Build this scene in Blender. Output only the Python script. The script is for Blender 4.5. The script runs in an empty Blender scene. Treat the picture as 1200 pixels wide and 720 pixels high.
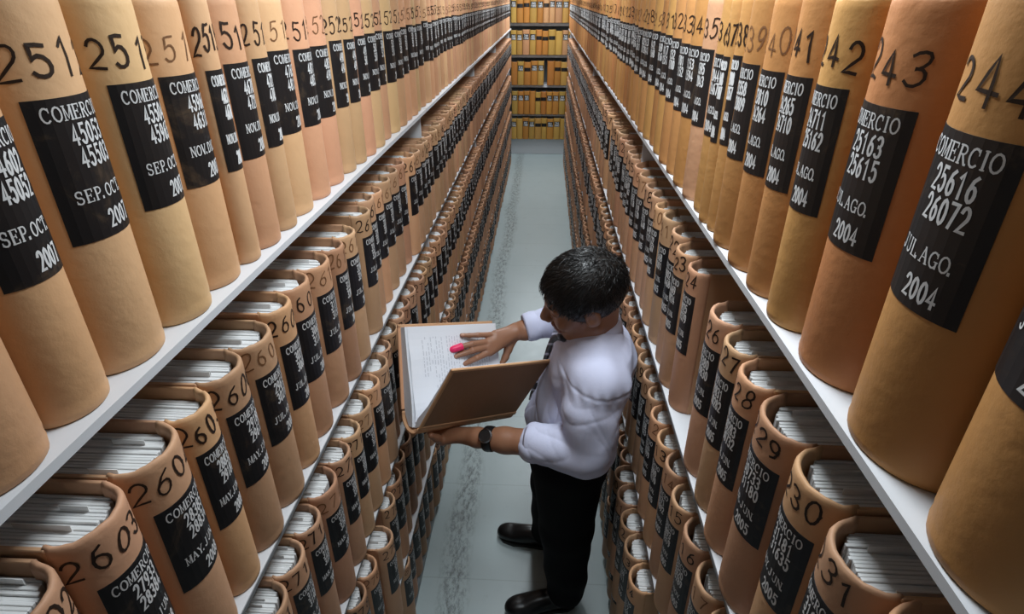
import bpy, math, random
import numpy as np
from mathutils import Vector, Matrix

random.seed(7)
SC = bpy.context.scene
COL = SC.collection
PI = math.pi

# ------------------------------------------------------------------ camera, world, lights, exposure
cam = bpy.data.cameras.new('camera')
cam.sensor_width = 36.0
cam.lens = 686.0 / 1200.0 * 36.0
cam.clip_start = 0.02
camo = bpy.data.objects.new('camera', cam)
COL.objects.link(camo)
fw = Vector((40 / 686.0, -365 / 686.0, 1)).normalized()            # aisle direction in camera space (x right, y down, z forward)
vv = -fw[2] / fw[1]
dn = Vector((0, vv, 1)).normalized()
rt = dn.cross(fw)
Rw = np.array([rt, fw, -dn])                                       # world = Rw @ cam
M3 = Matrix((Rw[:, 0].tolist(), (-Rw[:, 1]).tolist(), (-Rw[:, 2]).tolist())).transposed()
camo.matrix_world = Matrix.Translation((0, 0, 2.4)) @ M3.to_4x4()
SC.camera = camo

SC.view_settings.view_transform = 'Standard'
SC.view_settings.look = 'None'
SC.view_settings.gamma = 1.0
SC.view_settings.use_curve_mapping = False
SC.view_settings.exposure = 0.12

world = bpy.data.worlds.new('world')
SC.world = world
world.use_nodes = True
world.node_tree.nodes['Background'].inputs[0].default_value = (0.75, 0.85, 1.0, 1)
world.node_tree.nodes['Background'].inputs[1].default_value = 0.25

CEIL = 3.25
def area(name, loc, sx, sy, power, color):
    l = bpy.data.lights.new(name, 'AREA')
    l.shape = 'RECTANGLE'
    l.size, l.size_y = sx, sy
    l.energy = power
    l.color = color
    o = bpy.data.objects.new(name, l)
    o.location = loc
    COL.objects.link(o)
COOL = (0.87, 0.95, 1.0)
LAMP_Z = 2.92
area('overhead_light', (0.11, 1.22, LAMP_Z), 0.30, 0.9, 24, COOL)
for yy in (3.3, 5.7, 8.0):
    area('overhead_light', (0.0, yy, LAMP_Z), 0.30, 1.2, 19, COOL)
area('overhead_light', (0.0, 9.05, LAMP_Z), 0.8, 0.25, 30, COOL)  # extra light added to brighten the end bookcase, no known fixture

# ------------------------------------------------------------------ helpers
def mesh_obj(name, verts, faces, mats, parent=None, smooth=False, midx=None):
    me = bpy.data.meshes.new(name)
    me.from_pydata([tuple(v) for v in verts], [], faces)
    for m in (mats if isinstance(mats, (list, tuple)) else [mats]):
        me.materials.append(m)
    if midx is not None:
        me.polygons.foreach_set('material_index', midx)
    if smooth is True:
        me.polygons.foreach_set('use_smooth', [True] * len(me.polygons))
    elif smooth:
        me.polygons.foreach_set('use_smooth', smooth)
    me.update()
    o = bpy.data.objects.new(name, me)
    COL.objects.link(o)
    if parent:
        o.parent = parent
    return o

class MB:
    """collects shapes for one mesh object"""
    def __init__(s):
        s.v, s.f, s.m, s.s = [], [], [], []
    def add(s, v, f, m=0, sm=False):
        b = len(s.v)
        s.v += [tuple(p) for p in v]
        for q in f:
            s.f.append(tuple(b + i for i in q))
            s.m.append(m)
            s.s.append(sm)
    def box(s, x0, x1, y0, y1, z0, z1, m=0, bev=0.0):
        if bev <= 0:
            v = [(x, y, z) for z in (z0, z1) for y in (y0, y1) for x in (x0, x1)]
            s.add(v, [(0, 2, 3, 1), (4, 5, 7, 6), (0, 1, 5, 4), (2, 6, 7, 3), (0, 4, 6, 2), (1, 3, 7, 5)], m)
            return
        b = bev
        v, idx = [], {}
        for sx in (0, 1):
            for sy in (0, 1):
                for sz in (0, 1):
                    X, Y, Z = (x0, x1)[sx], (y0, y1)[sy], (z0, z1)[sz]
                    dx, dy, dz = (b, -b)[sx], (b, -b)[sy], (b, -b)[sz]
                    idx[sx, sy, sz] = len(v)
                    v += [(X, Y + dy, Z + dz), (X + dx, Y, Z + dz), (X + dx, Y + dy, Z)]
        f = []
        c = lambda a, k: idx[a] + k
        for sx in (0, 1):
            q = [c((sx, 0, 0), 0), c((sx, 1, 0), 0), c((sx, 1, 1), 0), c((sx, 0, 1), 0)]
            f.append(q if sx else q[::-1])
        for sy in (0, 1):
            q = [c((0, sy, 0), 1), c((0, sy, 1), 1), c((1, sy, 1), 1), c((1, sy, 0), 1)]
            f.append(q if sy else q[::-1])
        for sz in (0, 1):
            q = [c((0, 0, sz), 2), c((1, 0, sz), 2), c((1, 1, sz), 2), c((0, 1, sz), 2)]
            f.append(q if sz else q[::-1])
        for a in (0, 1):
            for d in (0, 1):
                f.append([c((a, d, 0), 0), c((a, d, 1), 0), c((a, d, 1), 1), c((a, d, 0), 1)])
                f.append([c((a, 0, d), 0), c((a, 1, d), 0), c((a, 1, d), 2), c((a, 0, d), 2)])
                f.append([c((0, a, d), 1), c((1, a, d), 1), c((1, a, d), 2), c((0, a, d), 2)])
        for k in idx:
            f.append([idx[k], idx[k] + 1, idx[k] + 2])
        s.add(v, f, m)
    def build(s, name, mats, parent=None):
        return mesh_obj(name, s.v, s.f, mats, parent, smooth=s.s, midx=s.m)

def fix_normals(o):
    import bmesh
    bm = bmesh.new()
    bm.from_mesh(o.data)
    bmesh.ops.recalc_face_normals(bm, faces=bm.faces)
    bm.to_mesh(o.data)
    bm.free()

def tag(o, label=None, cat=None, group=None, kind=None):
    if label: o['label'] = label
    if cat: o['category'] = cat
    if group: o['group'] = group
    if kind: o['kind'] = kind
    return o

def empty(name, loc, rz=0.0):
    o = bpy.data.objects.new(name, None)
    o.location = loc
    o.rotation_euler = (0, 0, rz)
    o.empty_display_size = 0.05
    COL.objects.link(o)
    return o

# ------------------------------------------------------------------ materials
def srgb(r, g, b):
    return tuple((c / 255 / 12.92 if c / 255 <= .04045 else ((c / 255 + .055) / 1.055) ** 2.4) for c in (r, g, b)) + (1,)

def new_mat(name):
    m = bpy.data.materials.new(name)
    m.use_nodes = True
    nt = m.node_tree
    return m, nt, nt.nodes['Principled BSDF']

def node(nt, t, **kw):
    n = nt.nodes.new(t)
    for k, v in kw.items():
        if k.startswith('i_'):
            key = k[2:]
            n.inputs[int(key) if key.isdigit() else key].default_value = v
        else:
            setattr(n, k, v)
    return n

def plain(name, col, rough=.5, spec=.5, metal=0.0, bump=0.0, bscale=200.0):
    m, nt, b = new_mat(name)
    b.inputs['Base Color'].default_value = col
    b.inputs['Roughness'].default_value = rough
    b.inputs['Metallic'].default_value = metal
    b.inputs['Specular IOR Level'].default_value = spec
    if bump:
        tc = node(nt, 'ShaderNodeTexCoord')
        nz = node(nt, 'ShaderNodeTexNoise', i_Scale=bscale, i_Detail=4.0)
        bp = node(nt, 'ShaderNodeBump', i_Strength=bump, i_Distance=.002)
        nt.links.new(tc.outputs['Object'], nz.inputs['Vector'])
        nt.links.new(nz.outputs['Fac'], bp.inputs['Height'])
        nt.links.new(bp.outputs['Normal'], b.inputs['Normal'])
    return m

def cover_mat(name, c1, c2):
    """book cloth / kraft card: two tones mixed by slow noise, small dark rub marks, soft bump; every book a little different"""
    m, nt, b = new_mat(name)
    L = nt.links.new
    tc = node(nt, 'ShaderNodeTexCoord')
    oi = node(nt, 'ShaderNodeObjectInfo')
    add = node(nt, 'ShaderNodeVectorMath', operation='ADD')
    sc = node(nt, 'ShaderNodeVectorMath', operation='SCALE')
    cmb = node(nt, 'ShaderNodeCombineXYZ')
    for k in range(3): L(oi.outputs['Random'], cmb.inputs[k])
    L(cmb.outputs[0], sc.inputs[0]); sc.inputs['Scale'].default_value = 40
    L(tc.outputs['Object'], add.inputs[0]); L(sc.outputs[0], add.inputs[1])
    n1 = node(nt, 'ShaderNodeTexNoise', i_Scale=7.0, i_Detail=5.0, i_Roughness=.6)
    L(add.outputs[0], n1.inputs['Vector'])
    mix = node(nt, 'ShaderNodeMix', data_type='RGBA')
    L(n1.outputs['Fac'], mix.inputs[0]); mix.inputs[6].default_value = c1; mix.inputs[7].default_value = c2
    hsv = node(nt, 'ShaderNodeHueSaturation')
    mr = node(nt, 'ShaderNodeMapRange', i_3=.86, i_4=1.12)
    L(oi.outputs['Random'], mr.inputs[0]); L(mr.outputs[0], hsv.inputs['Value'])
    wn = node(nt, 'ShaderNodeMath', operation='MULTIPLY_ADD', i_1=7.31, i_2=.2)
    fr = node(nt, 'ShaderNodeMath', operation='FRACT')
    mh = node(nt, 'ShaderNodeMapRange', i_3=.492, i_4=.507)
    L(oi.outputs['Random'], wn.inputs[0]); L(wn.outputs[0], fr.inputs[0]); L(fr.outputs[0], mh.inputs[0]); L(mh.outputs[0], hsv.inputs['Hue'])
    L(mix.outputs[2], hsv.inputs['Color'])
    # rub marks
    n2 = node(nt, 'ShaderNodeTexNoise', i_Scale=26.0, i_Detail=6.0, i_Roughness=.7, i_Distortion=1.2)
    mp = node(nt, 'ShaderNodeMapping'); mp.inputs['Scale'].default_value = (1, 1, .35)
    L(add.outputs[0], mp.inputs[0]); L(mp.outputs[0], n2.inputs['Vector'])
    rp = node(nt, 'ShaderNodeMapRange', i_1=.66, i_2=.80, i_3=0.0, i_4=.45)
    L(n2.outputs['Fac'], rp.inputs[0])
    mx2 = node(nt, 'ShaderNodeMix', data_type='RGBA')
    L(rp.outputs[0], mx2.inputs[0]); L(hsv.outputs[0], mx2.inputs[6]); mx2.inputs[7].default_value = srgb(96, 66, 42)
    L(mx2.outputs[2], b.inputs['Base Color'])
    b.inputs['Roughness'].default_value = .55
    b.inputs['Specular IOR Level'].default_value = .3
    n3 = node(nt, 'ShaderNodeTexNoise', i_Scale=60.0, i_Detail=5.0)
    L(add.outputs[0], n3.inputs['Vector'])
    bp = node(nt, 'ShaderNodeBump', i_Strength=.34, i_Distance=.003)
    L(n3.outputs['Fac'], bp.inputs['Height']); L(bp.outputs[0], b.inputs['Normal'])
    return m

MT = {}
MT['tan'] = cover_mat('cover_tan', srgb(211, 163, 124), srgb(196, 147, 108))
MT['pinkish tan'] = cover_mat('cover_pink_tan', srgb(209, 160, 124), srgb(193, 144, 108))
MT['pale tan'] = cover_mat('cover_pale_tan', srgb(213, 174, 130), srgb(199, 158, 114))
MT['dull tan'] = cover_mat('cover_dull_tan', srgb(198, 156, 122), srgb(182, 140, 106))
MT['brownish tan'] = cover_mat('cover_brownish_tan', srgb(190, 146, 112), srgb(172, 128, 96))
MT['ochre'] = cover_mat('cover_ochre', srgb(196, 147, 90), srgb(180, 129, 75))
MT['orange brown'] = cover_mat('cover_orange_brown', srgb(190, 136, 84), srgb(172, 116, 68))
MT['end_orange'] = cover_mat('cover_end_orange', srgb(190, 132, 62), srgb(172, 112, 50))
MT['end_yellow'] = cover_mat('cover_end_yellow', srgb(190, 150, 76), srgb(174, 132, 66))
MT['end_pink'] = cover_mat('cover_end_pink', srgb(194, 146, 102), srgb(180, 128, 90))

INK = plain('marker_ink', srgb(44, 30, 22), .5, .3)
FADED = plain('faded_marker_ink', srgb(120, 84, 56), .6, .2)
WHITE_INK = plain('white_print', srgb(206, 206, 206), .5, .3)

def label_mat():
    m, nt, b = new_mat('black_label')
    L = nt.links.new
    tc = node(nt, 'ShaderNodeTexCoord'); oi = node(nt, 'ShaderNodeObjectInfo')
    cmb = node(nt, 'ShaderNodeCombineXYZ')
    for k in range(3): L(oi.outputs['Random'], cmb.inputs[k])
    sc = node(nt, 'ShaderNodeVectorMath', operation='SCALE'); sc.inputs['Scale'].default_value = 33
    L(cmb.outputs[0], sc.inputs[0])
    add = node(nt, 'ShaderNodeVectorMath', operation='ADD')
    L(tc.outputs['Object'], add.inputs[0]); L(sc.outputs[0], add.inputs[1])
    n = node(nt, 'ShaderNodeTexNoise', i_Scale=14.0, i_Detail=8.0, i_Roughness=.75, i_Distortion=.6)
    L(add.outputs[0], n.inputs['Vector'])
    r = node(nt, 'ShaderNodeMapRange', i_1=.56, i_2=.76, i_3=0.0, i_4=.6)
    L(n.outputs['Fac'], r.inputs[0])
    mx = node(nt, 'ShaderNodeMix', data_type='RGBA')
    L(r.outputs[0], mx.inputs[0]); mx.inputs[6].default_value = srgb(24, 23, 25); mx.inputs[7].default_value = srgb(104, 84, 64)
    L(mx.outputs[2], b.inputs['Base Color'])
    b.inputs['Roughness'].default_value = .42
    b.inputs['Specular IOR Level'].default_value = .45
    return m
LABEL = label_mat()

def paper_mat():
    m, nt, b = new_mat('page_edges')
    L = nt.links.new
    tc = node(nt, 'ShaderNodeTexCoord')
    mp = node(nt, 'ShaderNodeMapping'); mp.inputs['Scale'].default_value = (6, 420, 30)
    L(tc.outputs['Object'], mp.inputs[0])
    n = node(nt, 'ShaderNodeTexNoise', i_Scale=1.0, i_Detail=4.0, i_Roughness=.7)
    L(mp.outputs[0], n.inputs['Vector'])
    cr = node(nt, 'ShaderNodeMix', data_type='RGBA')
    r = node(nt, 'ShaderNodeMapRange', i_1=.3, i_2=.7)
    L(n.outputs['Fac'], r.inputs[0]); L(r.outputs[0], cr.inputs[0])
    cr.inputs[6].default_value = srgb(206, 205, 203); cr.inputs[7].default_value = srgb(240, 240, 240)
    L(cr.outputs[2], b.inputs['Base Color'])
    bp = node(nt, 'ShaderNodeBump', i_Strength=.3, i_Distance=.001)
    L(n.outputs['Fac'], bp.inputs['Height']); L(bp.outputs[0], b.inputs['Normal'])
    b.inputs['Roughness'].default_value = .8
    return m
PAGES = paper_mat()
PAPER = plain('white_paper', srgb(228, 230, 236), .7, .2, bump=.1, bscale=30)
STEEL = plain('white_enamel_steel', srgb(206, 208, 212), .38, .5, bump=.05, bscale=40)
LIP_SHADE = plain('shelf_lip_shade', srgb(112, 114, 116), .5)  # white lips of the lower shelves, their shade put into the colour
STEEL_GREY = plain('grey_enamel_steel', srgb(120, 124, 126), .45, .5)
DARKBACK = plain('shelf_back_steel', srgb(120, 116, 112), .6, .3)

# ------------------------------------------------------------------ setting
def floor_mat():
    m, nt, b = new_mat('polished_floor')
    L = nt.links.new
    tc = node(nt, 'ShaderNodeTexCoord')
    n1 = node(nt, 'ShaderNodeTexNoise', i_Scale=1.6, i_Detail=6.0, i_Roughness=.6)
    L(tc.outputs['Object'], n1.inputs['Vector'])
    mx = node(nt, 'ShaderNodeMix', data_type='RGBA')
    L(n1.outputs['Fac'], mx.inputs[0]); mx.inputs[6].default_value = srgb(160, 174, 175); mx.inputs[7].default_value = srgb(176, 188, 189)
    # scuffed wheel track running along the aisle
    sep = node(nt, 'ShaderNodeSeparateXYZ'); L(tc.outputs['Object'], sep.inputs[0])
    wob = node(nt, 'ShaderNodeTexNoise', i_Scale=1.3, i_Detail=2.0); L(tc.outputs['Object'], wob.inputs['Vector'])
    wx = node(nt, 'ShaderNodeMath', operation='MULTIPLY_ADD', i_1=.12, i_2=.31); L(wob.outputs['Fac'], wx.inputs[0])
    ad = node(nt, 'ShaderNodeMath', operation='ADD'); L(sep.outputs[0], ad.inputs[0]); L(wx.outputs[0], ad.inputs[1])
    ab = node(nt, 'ShaderNodeMath', operation='ABSOLUTE'); L(ad.outputs[0], ab.inputs[0])
    band = node(nt, 'ShaderNodeMapRange', i_1=.03, i_2=.085, i_3=1.0, i_4=0.0); L(ab.outputs[0], band.inputs[0])
    mp = node(nt, 'ShaderNodeMapping'); mp.inputs['Scale'].default_value = (42, 15, 1)
    L(tc.outputs['Object'], mp.inputs[0])
    n2 = node(nt, 'ShaderNodeTexNoise', i_Scale=1.0, i_Detail=8.0, i_Roughness=.8); L(mp.outputs[0], n2.inputs['Vector'])
    th = node(nt, 'ShaderNodeMapRange', i_1=.45, i_2=.60, i_3=0.0, i_4=.72); L(n2.outputs['Fac'], th.inputs[0])
    mu = node(nt, 'ShaderNodeMath', operation='MULTIPLY'); L(band.outputs[0], mu.inputs[0]); L(th.outputs[0], mu.inputs[1])
    mx2 = node(nt, 'ShaderNodeMix', data_type='RGBA'); L(mu.outputs[0], mx2.inputs[0]); L(mx.outputs[2], mx2.inputs[6]); mx2.inputs[7].default_value = srgb(58, 60, 58)
    # thin cross joints and faint dirt
    jm = node(nt, 'ShaderNodeMath', operation='PINGPONG', i_1=.30); L(sep.outputs[1], jm.inputs[0])
    jl = node(nt, 'ShaderNodeMapRange', i_1=.0, i_2=.004, i_3=.35, i_4=0.0); L(jm.outputs[0], jl.inputs[0])
    mx3 = node(nt, 'ShaderNodeMix', data_type='RGBA'); L(jl.outputs[0], mx3.inputs[0]); L(mx2.outputs[2], mx3.inputs[6]); mx3.inputs[7].default_value = srgb(104, 112, 110)
    n4 = node(nt, 'ShaderNodeTexNoise', i_Scale=9.0, i_Detail=8.0, i_Roughness=.8); L(tc.outputs['Object'], n4.inputs['Vector'])
    d4 = node(nt, 'ShaderNodeMapRange', i_1=.58, i_2=.75, i_3=0.0, i_4=.30); L(n4.outputs['Fac'], d4.inputs[0])
    mx4 = node(nt, 'ShaderNodeMix', data_type='RGBA'); L(d4.outputs[0], mx4.inputs[0]); L(mx3.outputs[2], mx4.inputs[6]); mx4.inputs[7].default_value = srgb(100, 110, 108)
    L(mx4.outputs[2], b.inputs['Base Color'])
    rr = node(nt, 'ShaderNodeMapRange', i_3=.22, i_4=.42); L(n4.outputs['Fac'], rr.inputs[0]); L(rr.outputs[0], b.inputs['Roughness'])
    return m

XL, XR = -0.50, 0.342                 # shelf fronts
DEP = 0.34                            # shelf depth
YEND = 9.55
b = MB(); b.box(-1.6, 1.5, -1.2, 11.0, -.05, 0); tag(b.build('floor', floor_mat()), kind='structure')
WALL = plain('painted_wall', srgb(214, 216, 214), .8, .2, bump=.1, bscale=60)
b = MB(); b.box(-1.6, 1.5, -1.2, 11.0, CEIL, CEIL + .05); tag(b.build('ceiling', WALL), kind='structure')
b = MB(); b.box(-1.65, -1.6, -1.2, 11.0, 0, CEIL); tag(b.build('wall_left', WALL), kind='structure')
b = MB(); b.box(1.5, 1.55, -1.2, 11.0, 0, CEIL); tag(b.build('wall_right', WALL), kind='structure')
b = MB(); b.box(-1.6, 1.5, 11.0, 11.05, 0, CEIL); tag(b.build('wall_back', WALL), kind='structure')
b = MB(); b.box(-1.6, 1.5, -1.25, -1.2, 0, CEIL); tag(b.build('wall_front', WALL), kind='structure')

ORD = ['first', 'second', 'third', 'fourth', 'fifth', 'sixth', 'seventh', 'eighth', 'ninth', 'tenth', 'eleventh', 'twelfth', 'thirteenth', 'fourteenth',
       'fifteenth', 'sixteenth', 'seventeenth', 'eighteenth', 'nineteenth'] + ['twentieth'] + ['twenty-' + w for w in ('first', 'second', 'third', 'fourth', 'fifth', 'sixth', 'seventh', 'eighth', 'ninth')] \
    + ['thirtieth'] + ['thirty-' + w for w in ('first', 'second', 'third', 'fourth', 'fifth', 'sixth', 'seventh', 'eighth', 'ninth')] + ['fortieth'] + ['forty-' + w for w in ('first', 'second', 'third', 'fourth', 'fifth')]

SHELF_TOP = [1.973, 1.459, 0.938, 0.422, 0.045]      # top, second, third, fourth, bottom row
LIP = .013
SETBACK = {'L': [.008, -.004, -.006, -.008, -.008], 'R': [-.002, -.003, -.006, -.008, -.008]}
def shelving_run(side, bounds, where):
    s = 1 if side == 'L' else -1
    xf = XL if side == 'L' else XR
    fx = lambda d: xf - s * d                       # d metres behind the front edge
    def bx(b, d0, d1, *r, **k):
        a, c = sorted((fx(d0), fx(d1)))
        b.box(a, c, *r, **k)
    for i in range(len(bounds) - 1):
        y0, y1 = bounds[i], bounds[i + 1]
        t = empty('shelving_bay', (xf - s * DEP / 2, (y0 + y1) / 2, 0))
        tag(t, 'white steel shelving bay, %s from the near end, %s' % (ORD[i], where), 'shelving', 'steel shelving bays along the aisle')
        inv = Matrix.Translation((-t.location.x, -t.location.y, 0))
        parts = []
        for k, z in enumerate(SHELF_TOP):
            b = MB()
            if k < 4:
                bx(b, .0, DEP, y0 + .004, y1 - .004, z - .004, z)
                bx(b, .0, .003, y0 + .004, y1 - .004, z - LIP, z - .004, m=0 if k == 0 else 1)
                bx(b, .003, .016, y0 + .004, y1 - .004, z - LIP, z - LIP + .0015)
                parts.append(b.build('shelf', [STEEL, LIP_SHADE], t))
            else:
                bx(b, .012, DEP, y0 + .004, y1 - .004, 0, z, bev=.003)
                parts.append(b.build('plinth', STEEL_GREY, t))
        b = MB(); bx(b, DEP, DEP + .003, y0 + .004, y1 - .004, .0, 2.46); parts.append(b.build('back_panel', DARKBACK, t))  # unseen back, added so light does not leak behind the books
        for yy in ((y0, y1) if i == 0 else (y1,)):
            b = MB(); bx(b, .030, DEP + .003, yy - .0035, yy + .0035, 0, 2.46, bev=.001); parts.append(b.build('upright', STEEL, t))
        for p in parts:
            p.data.transform(inv)
LB = [-.35, 2.59, 4.73, 6.87, YEND]
RB = [-.35, 2.225, 4.82, 7.2, YEND]
shelving_run('L', LB, 'on the side the man faces')
shelving_run('R', RB, 'behind the back of the man')

# ------------------------------------------------------------------ lettering: stroke glyphs in a 1 x 1 cell, list of (polyline, weight)
def arc(cx, cy, rx, ry, a0, a1, n=8):
    return [(cx + rx * math.cos(math.radians(a0 + (a1 - a0) * i / n)), cy + ry * math.sin(math.radians(a0 + (a1 - a0) * i / n))) for i in range(n + 1)]
def stem(x, y0=0.0, y1=1.0, w=1.5, s=.17, bot=True, top=True):
    r = [([(x, y0), (x, y1)], w)]
    if bot: r.append(([(x - s, y0), (x + s, y0)], .7))
    if top: r.append(([(x - s, y1), (x + s, y1)], .7))
    return r
SERIF = {
    'C': [(arc(.52, .5, .44, .5, 48, 312, 10), 1.25), ([(.86, .98), (.86, .68)], .7)],
    'O': [(arc(.5, .5, .44, .5, 0, 360, 12), 1.25)],
    'M': stem(.12, w=.9) + stem(.9, w=1.5) + [([(.12, 1), (.5, .12), (.9, 1)], 1.1)],
    'E': stem(.2) + [([(.2, 1), (.88, 1), (.88, .78)], .8), ([(.2, 0), (.9, 0), (.9, .24)], .8), ([(.2, .52), (.66, .52)], .8), ([(.66, .40), (.66, .64)], .7)],
    'R': stem(.2) + [([(.2, 1)] + arc(.5, .76, .32, .24, 90, -90, 6) + [(.2, .52)], 1.0), ([(.5, .52), (.88, 0), (1, 0)], 1.3)],
    'I': stem(.5),
    'S': [(arc(.5, .75, .34, .25, 30, 270, 7) + arc(.5, .25, .36, .25, 90, -150, 7), 1.25), ([(.82, .96), (.82, .72)], .7), ([(.16, .04), (.16, .28)], .7)],
    'P': stem(.22) + [([(.22, 1)] + arc(.52, .74, .34, .26, 90, -90, 6) + [(.22, .48)], 1.1)],
    'T': stem(.5, top=False) + [([(.06, .76), (.06, 1), (.94, 1), (.94, .76)], .8)],
    'N': stem(.14, w=.9) + stem(.88, w=.9, bot=False) + [([(.14, 1), (.88, 0)], 1.5)],
    'V': [([(.08, 1), (.5, 0)], 1.5), ([(.5, 0), (.92, 1)], .9), ([(-.06, 1), (.24, 1)], .7), ([(.76, 1), (1.06, 1)], .7)],
    'D': stem(.18) + [([(.18, 1), (.42, 1)] + arc(.42, .5, .46, .5, 90, -90, 8) + [(.18, 0)], 1.2)],
    'Y': stem(.5, 0, .45, top=False) + [([(.08, 1), (.5, .45)], 1.4), ([(.92, 1), (.5, .45)], .9), ([(-.06, 1), (.24, 1)], .7), ([(.76, 1), (1.06, 1)], .7)],
    'J': [([(.62, 1), (.62, .22)] + arc(.36, .2, .26, .2, 0, -170, 5), 1.4), ([(.42, 1), (.82, 1)], .7)],
    'U': [([(.16, 1), (.16, .3)] + arc(.5, .3, .34, .3, 180, 360, 8) + [(.84, 1)], 1.2), ([(.0, 1), (.32, 1)], .7), ([(.70, 1), (.98, 1)], .7)],
    'L': stem(.22) + [([(.22, 0), (.9, 0), (.9, .28)], .8)],
    'A': [([(.08, 0), (.48, 1)], .9), ([(.48, 1), (.9, 0)], 1.5), ([(.24, .36), (.74, .36)], .7), ([(-.06, 0), (.24, 0)], .7), ([(.72, 0), (1.06, 0)], .7)],
    'G': [(arc(.52, .5, .44, .5, 48, 320, 10), 1.25), ([(.86, .98), (.86, .70)], .7), ([(.86, .02), (.86, .42)], 1.3), ([(.62, .42), (1.0, .42)], .7)],
    'B': stem(.2) + [([(.2, 1)] + arc(.48, .76, .30, .24, 90, -90, 6) + [(.2, .52)], 1.0), (arc(.5, .26, .36, .26, 90, -90, 6) + [(.2, 0)], 1.1)],
    '.': [([(.25, 0), (.25, .12)], 1.7)],
}
DIG = {
    '0': [arc(.5, .5, .42, .5, 0, 360, 12)],
    '1': [[(.22, .80), (.55, 1), (.55, 0)]],
    '2': [[*arc(.5, .70, .40, .30, 165, -35, 8), (.10, 0), (.92, 0)]],
    '3': [arc(.45, .75, .40, .25, 150, -90, 7) + arc(.45, .26, .44, .26, 90, -150, 7)],
    '4': [[(.66, 0), (.66, 1), (.06, .28), (.96, .28)]],
    '5': [[(.86, 1), (.24, 1), (.16, .56)] + arc(.46, .33, .42, .33, 125, -150, 9)],
    '6': [[(.76, .98), (.40, .82), (.14, .42)] + arc(.5, .30, .38, .30, 165, -195, 11)],
    '7': [[(.08, 1), (.92, 1), (.40, 0)]],
    '8': [arc(.5, .75, .34, .25, -90, 270, 10), arc(.5, .25, .42, .25, 90, 450, 10)],
    '9': [arc(.5, .70, .38, .30, 0, 360, 11) + [(.84, .45), (.62, .12), (.30, .0)]],
    '-': [[(.1, .5), (.9, .5)]],
}
def ribbon(out, pts, w):
    """flat stroke as quads in the (u, v) plane; out is (verts, faces)"""
    n = len(pts)
    if n < 2: return
    V, F = out
    closed = abs(pts[0][0] - pts[-1][0]) + abs(pts[0][1] - pts[-1][1]) < 1e-7
    base = len(V)
    for i in range(n):
        a = pts[i - 1] if i > 0 else (pts[-2] if closed else None)
        c = pts[i + 1] if i < n - 1 else (pts[1] if closed else None)
        p = pts[i]
        ds = []
        for q0, q1 in ((a, p), (p, c)):
            if q0 is None or q1 is None: continue
            dx, dy = q1[0] - q0[0], q1[1] - q0[1]
            l = math.hypot(dx, dy) or 1e-9
            ds.append((dx / l, dy / l))
        tx, ty = sum(d[0] for d in ds), sum(d[1] for d in ds)
        l = math.hypot(tx, ty) or 1e-9
        tx, ty = tx / l, ty / l
        k = 1.0
        if len(ds) == 2:
            k = min(1.5, 1 / max(.5, ds[0][0] * tx + ds[0][1] * ty))
        ex = 0.0
        if not closed and i == 0: ex = -w * .35
        if not closed and i == n - 1: ex = w * .35
        px, py = p[0] + tx * ex, p[1] + ty * ex
        h = w / 2 * k
        V.append((px - ty * h, py + tx * h)); V.append((px + ty * h, py - tx * h))
    for i in range(n - 1):
        a = base + 2 * i
        F.append((a, a + 1, a + 3, a + 2))

def text(out, s, uc, v, h, adv, gw, stroke, kind):
    """centre a line of glyphs on uc, baseline v"""
    tot = sum(adv * (.45 if ch == '.' else .62 if ch == 'I' else 1.0) for ch in s)
    u = uc - tot / 2
    for ch in s:
        a = adv * (.45 if ch == '.' else .62 if ch == 'I' else 1.0)
        if kind == 'serif':
            for pl, wt in SERIF.get(ch, []):
                ribbon(out, [(u + (a - gw) / 2 + x * gw, v + y * h) for x, y in pl], stroke * wt)
        else:
            for pl in DIG.get(ch, []):
                ribbon(out, [(u + (a - gw) / 2 + x * gw, v + y * h) for x, y in pl], stroke)
        u += a

def scrawl(out, s, uc, v, h, adv, stroke, rng):
    """marker handwriting: uneven digits"""
    u = uc - adv * len(s) / 2
    for ch in s:
        hh, ww = h * rng.uniform(.88, 1.1), adv * rng.uniform(.62, .76)
        sl, dv, ph = rng.uniform(-.10, .14), rng.uniform(-.1, .1) * h, rng.uniform(0, 6)
        for pl in DIG.get(ch, []):
            fine = []
            for i in range(len(pl) - 1):
                for t in (0, .5): fine.append((pl[i][0] + (pl[i + 1][0] - pl[i][0]) * t, pl[i][1] + (pl[i + 1][1] - pl[i][1]) * t))
            fine.append(pl[-1])
            pts = [(u + (x + .05 * math.sin(4 * y + ph)) * ww + sl * y * hh, v + dv + (y + .03 * math.sin(5 * x + ph)) * hh) for x, y in fine]
            if ch in '08' and abs(pts[0][0] - pts[-1][0]) < 1e-6: pts = pts[:-1] + [(pts[-1][0] + .001, pts[-1][1] + .0005)]
            ribbon(out, pts, stroke * rng.uniform(.85, 1.15))
        u += adv

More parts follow.
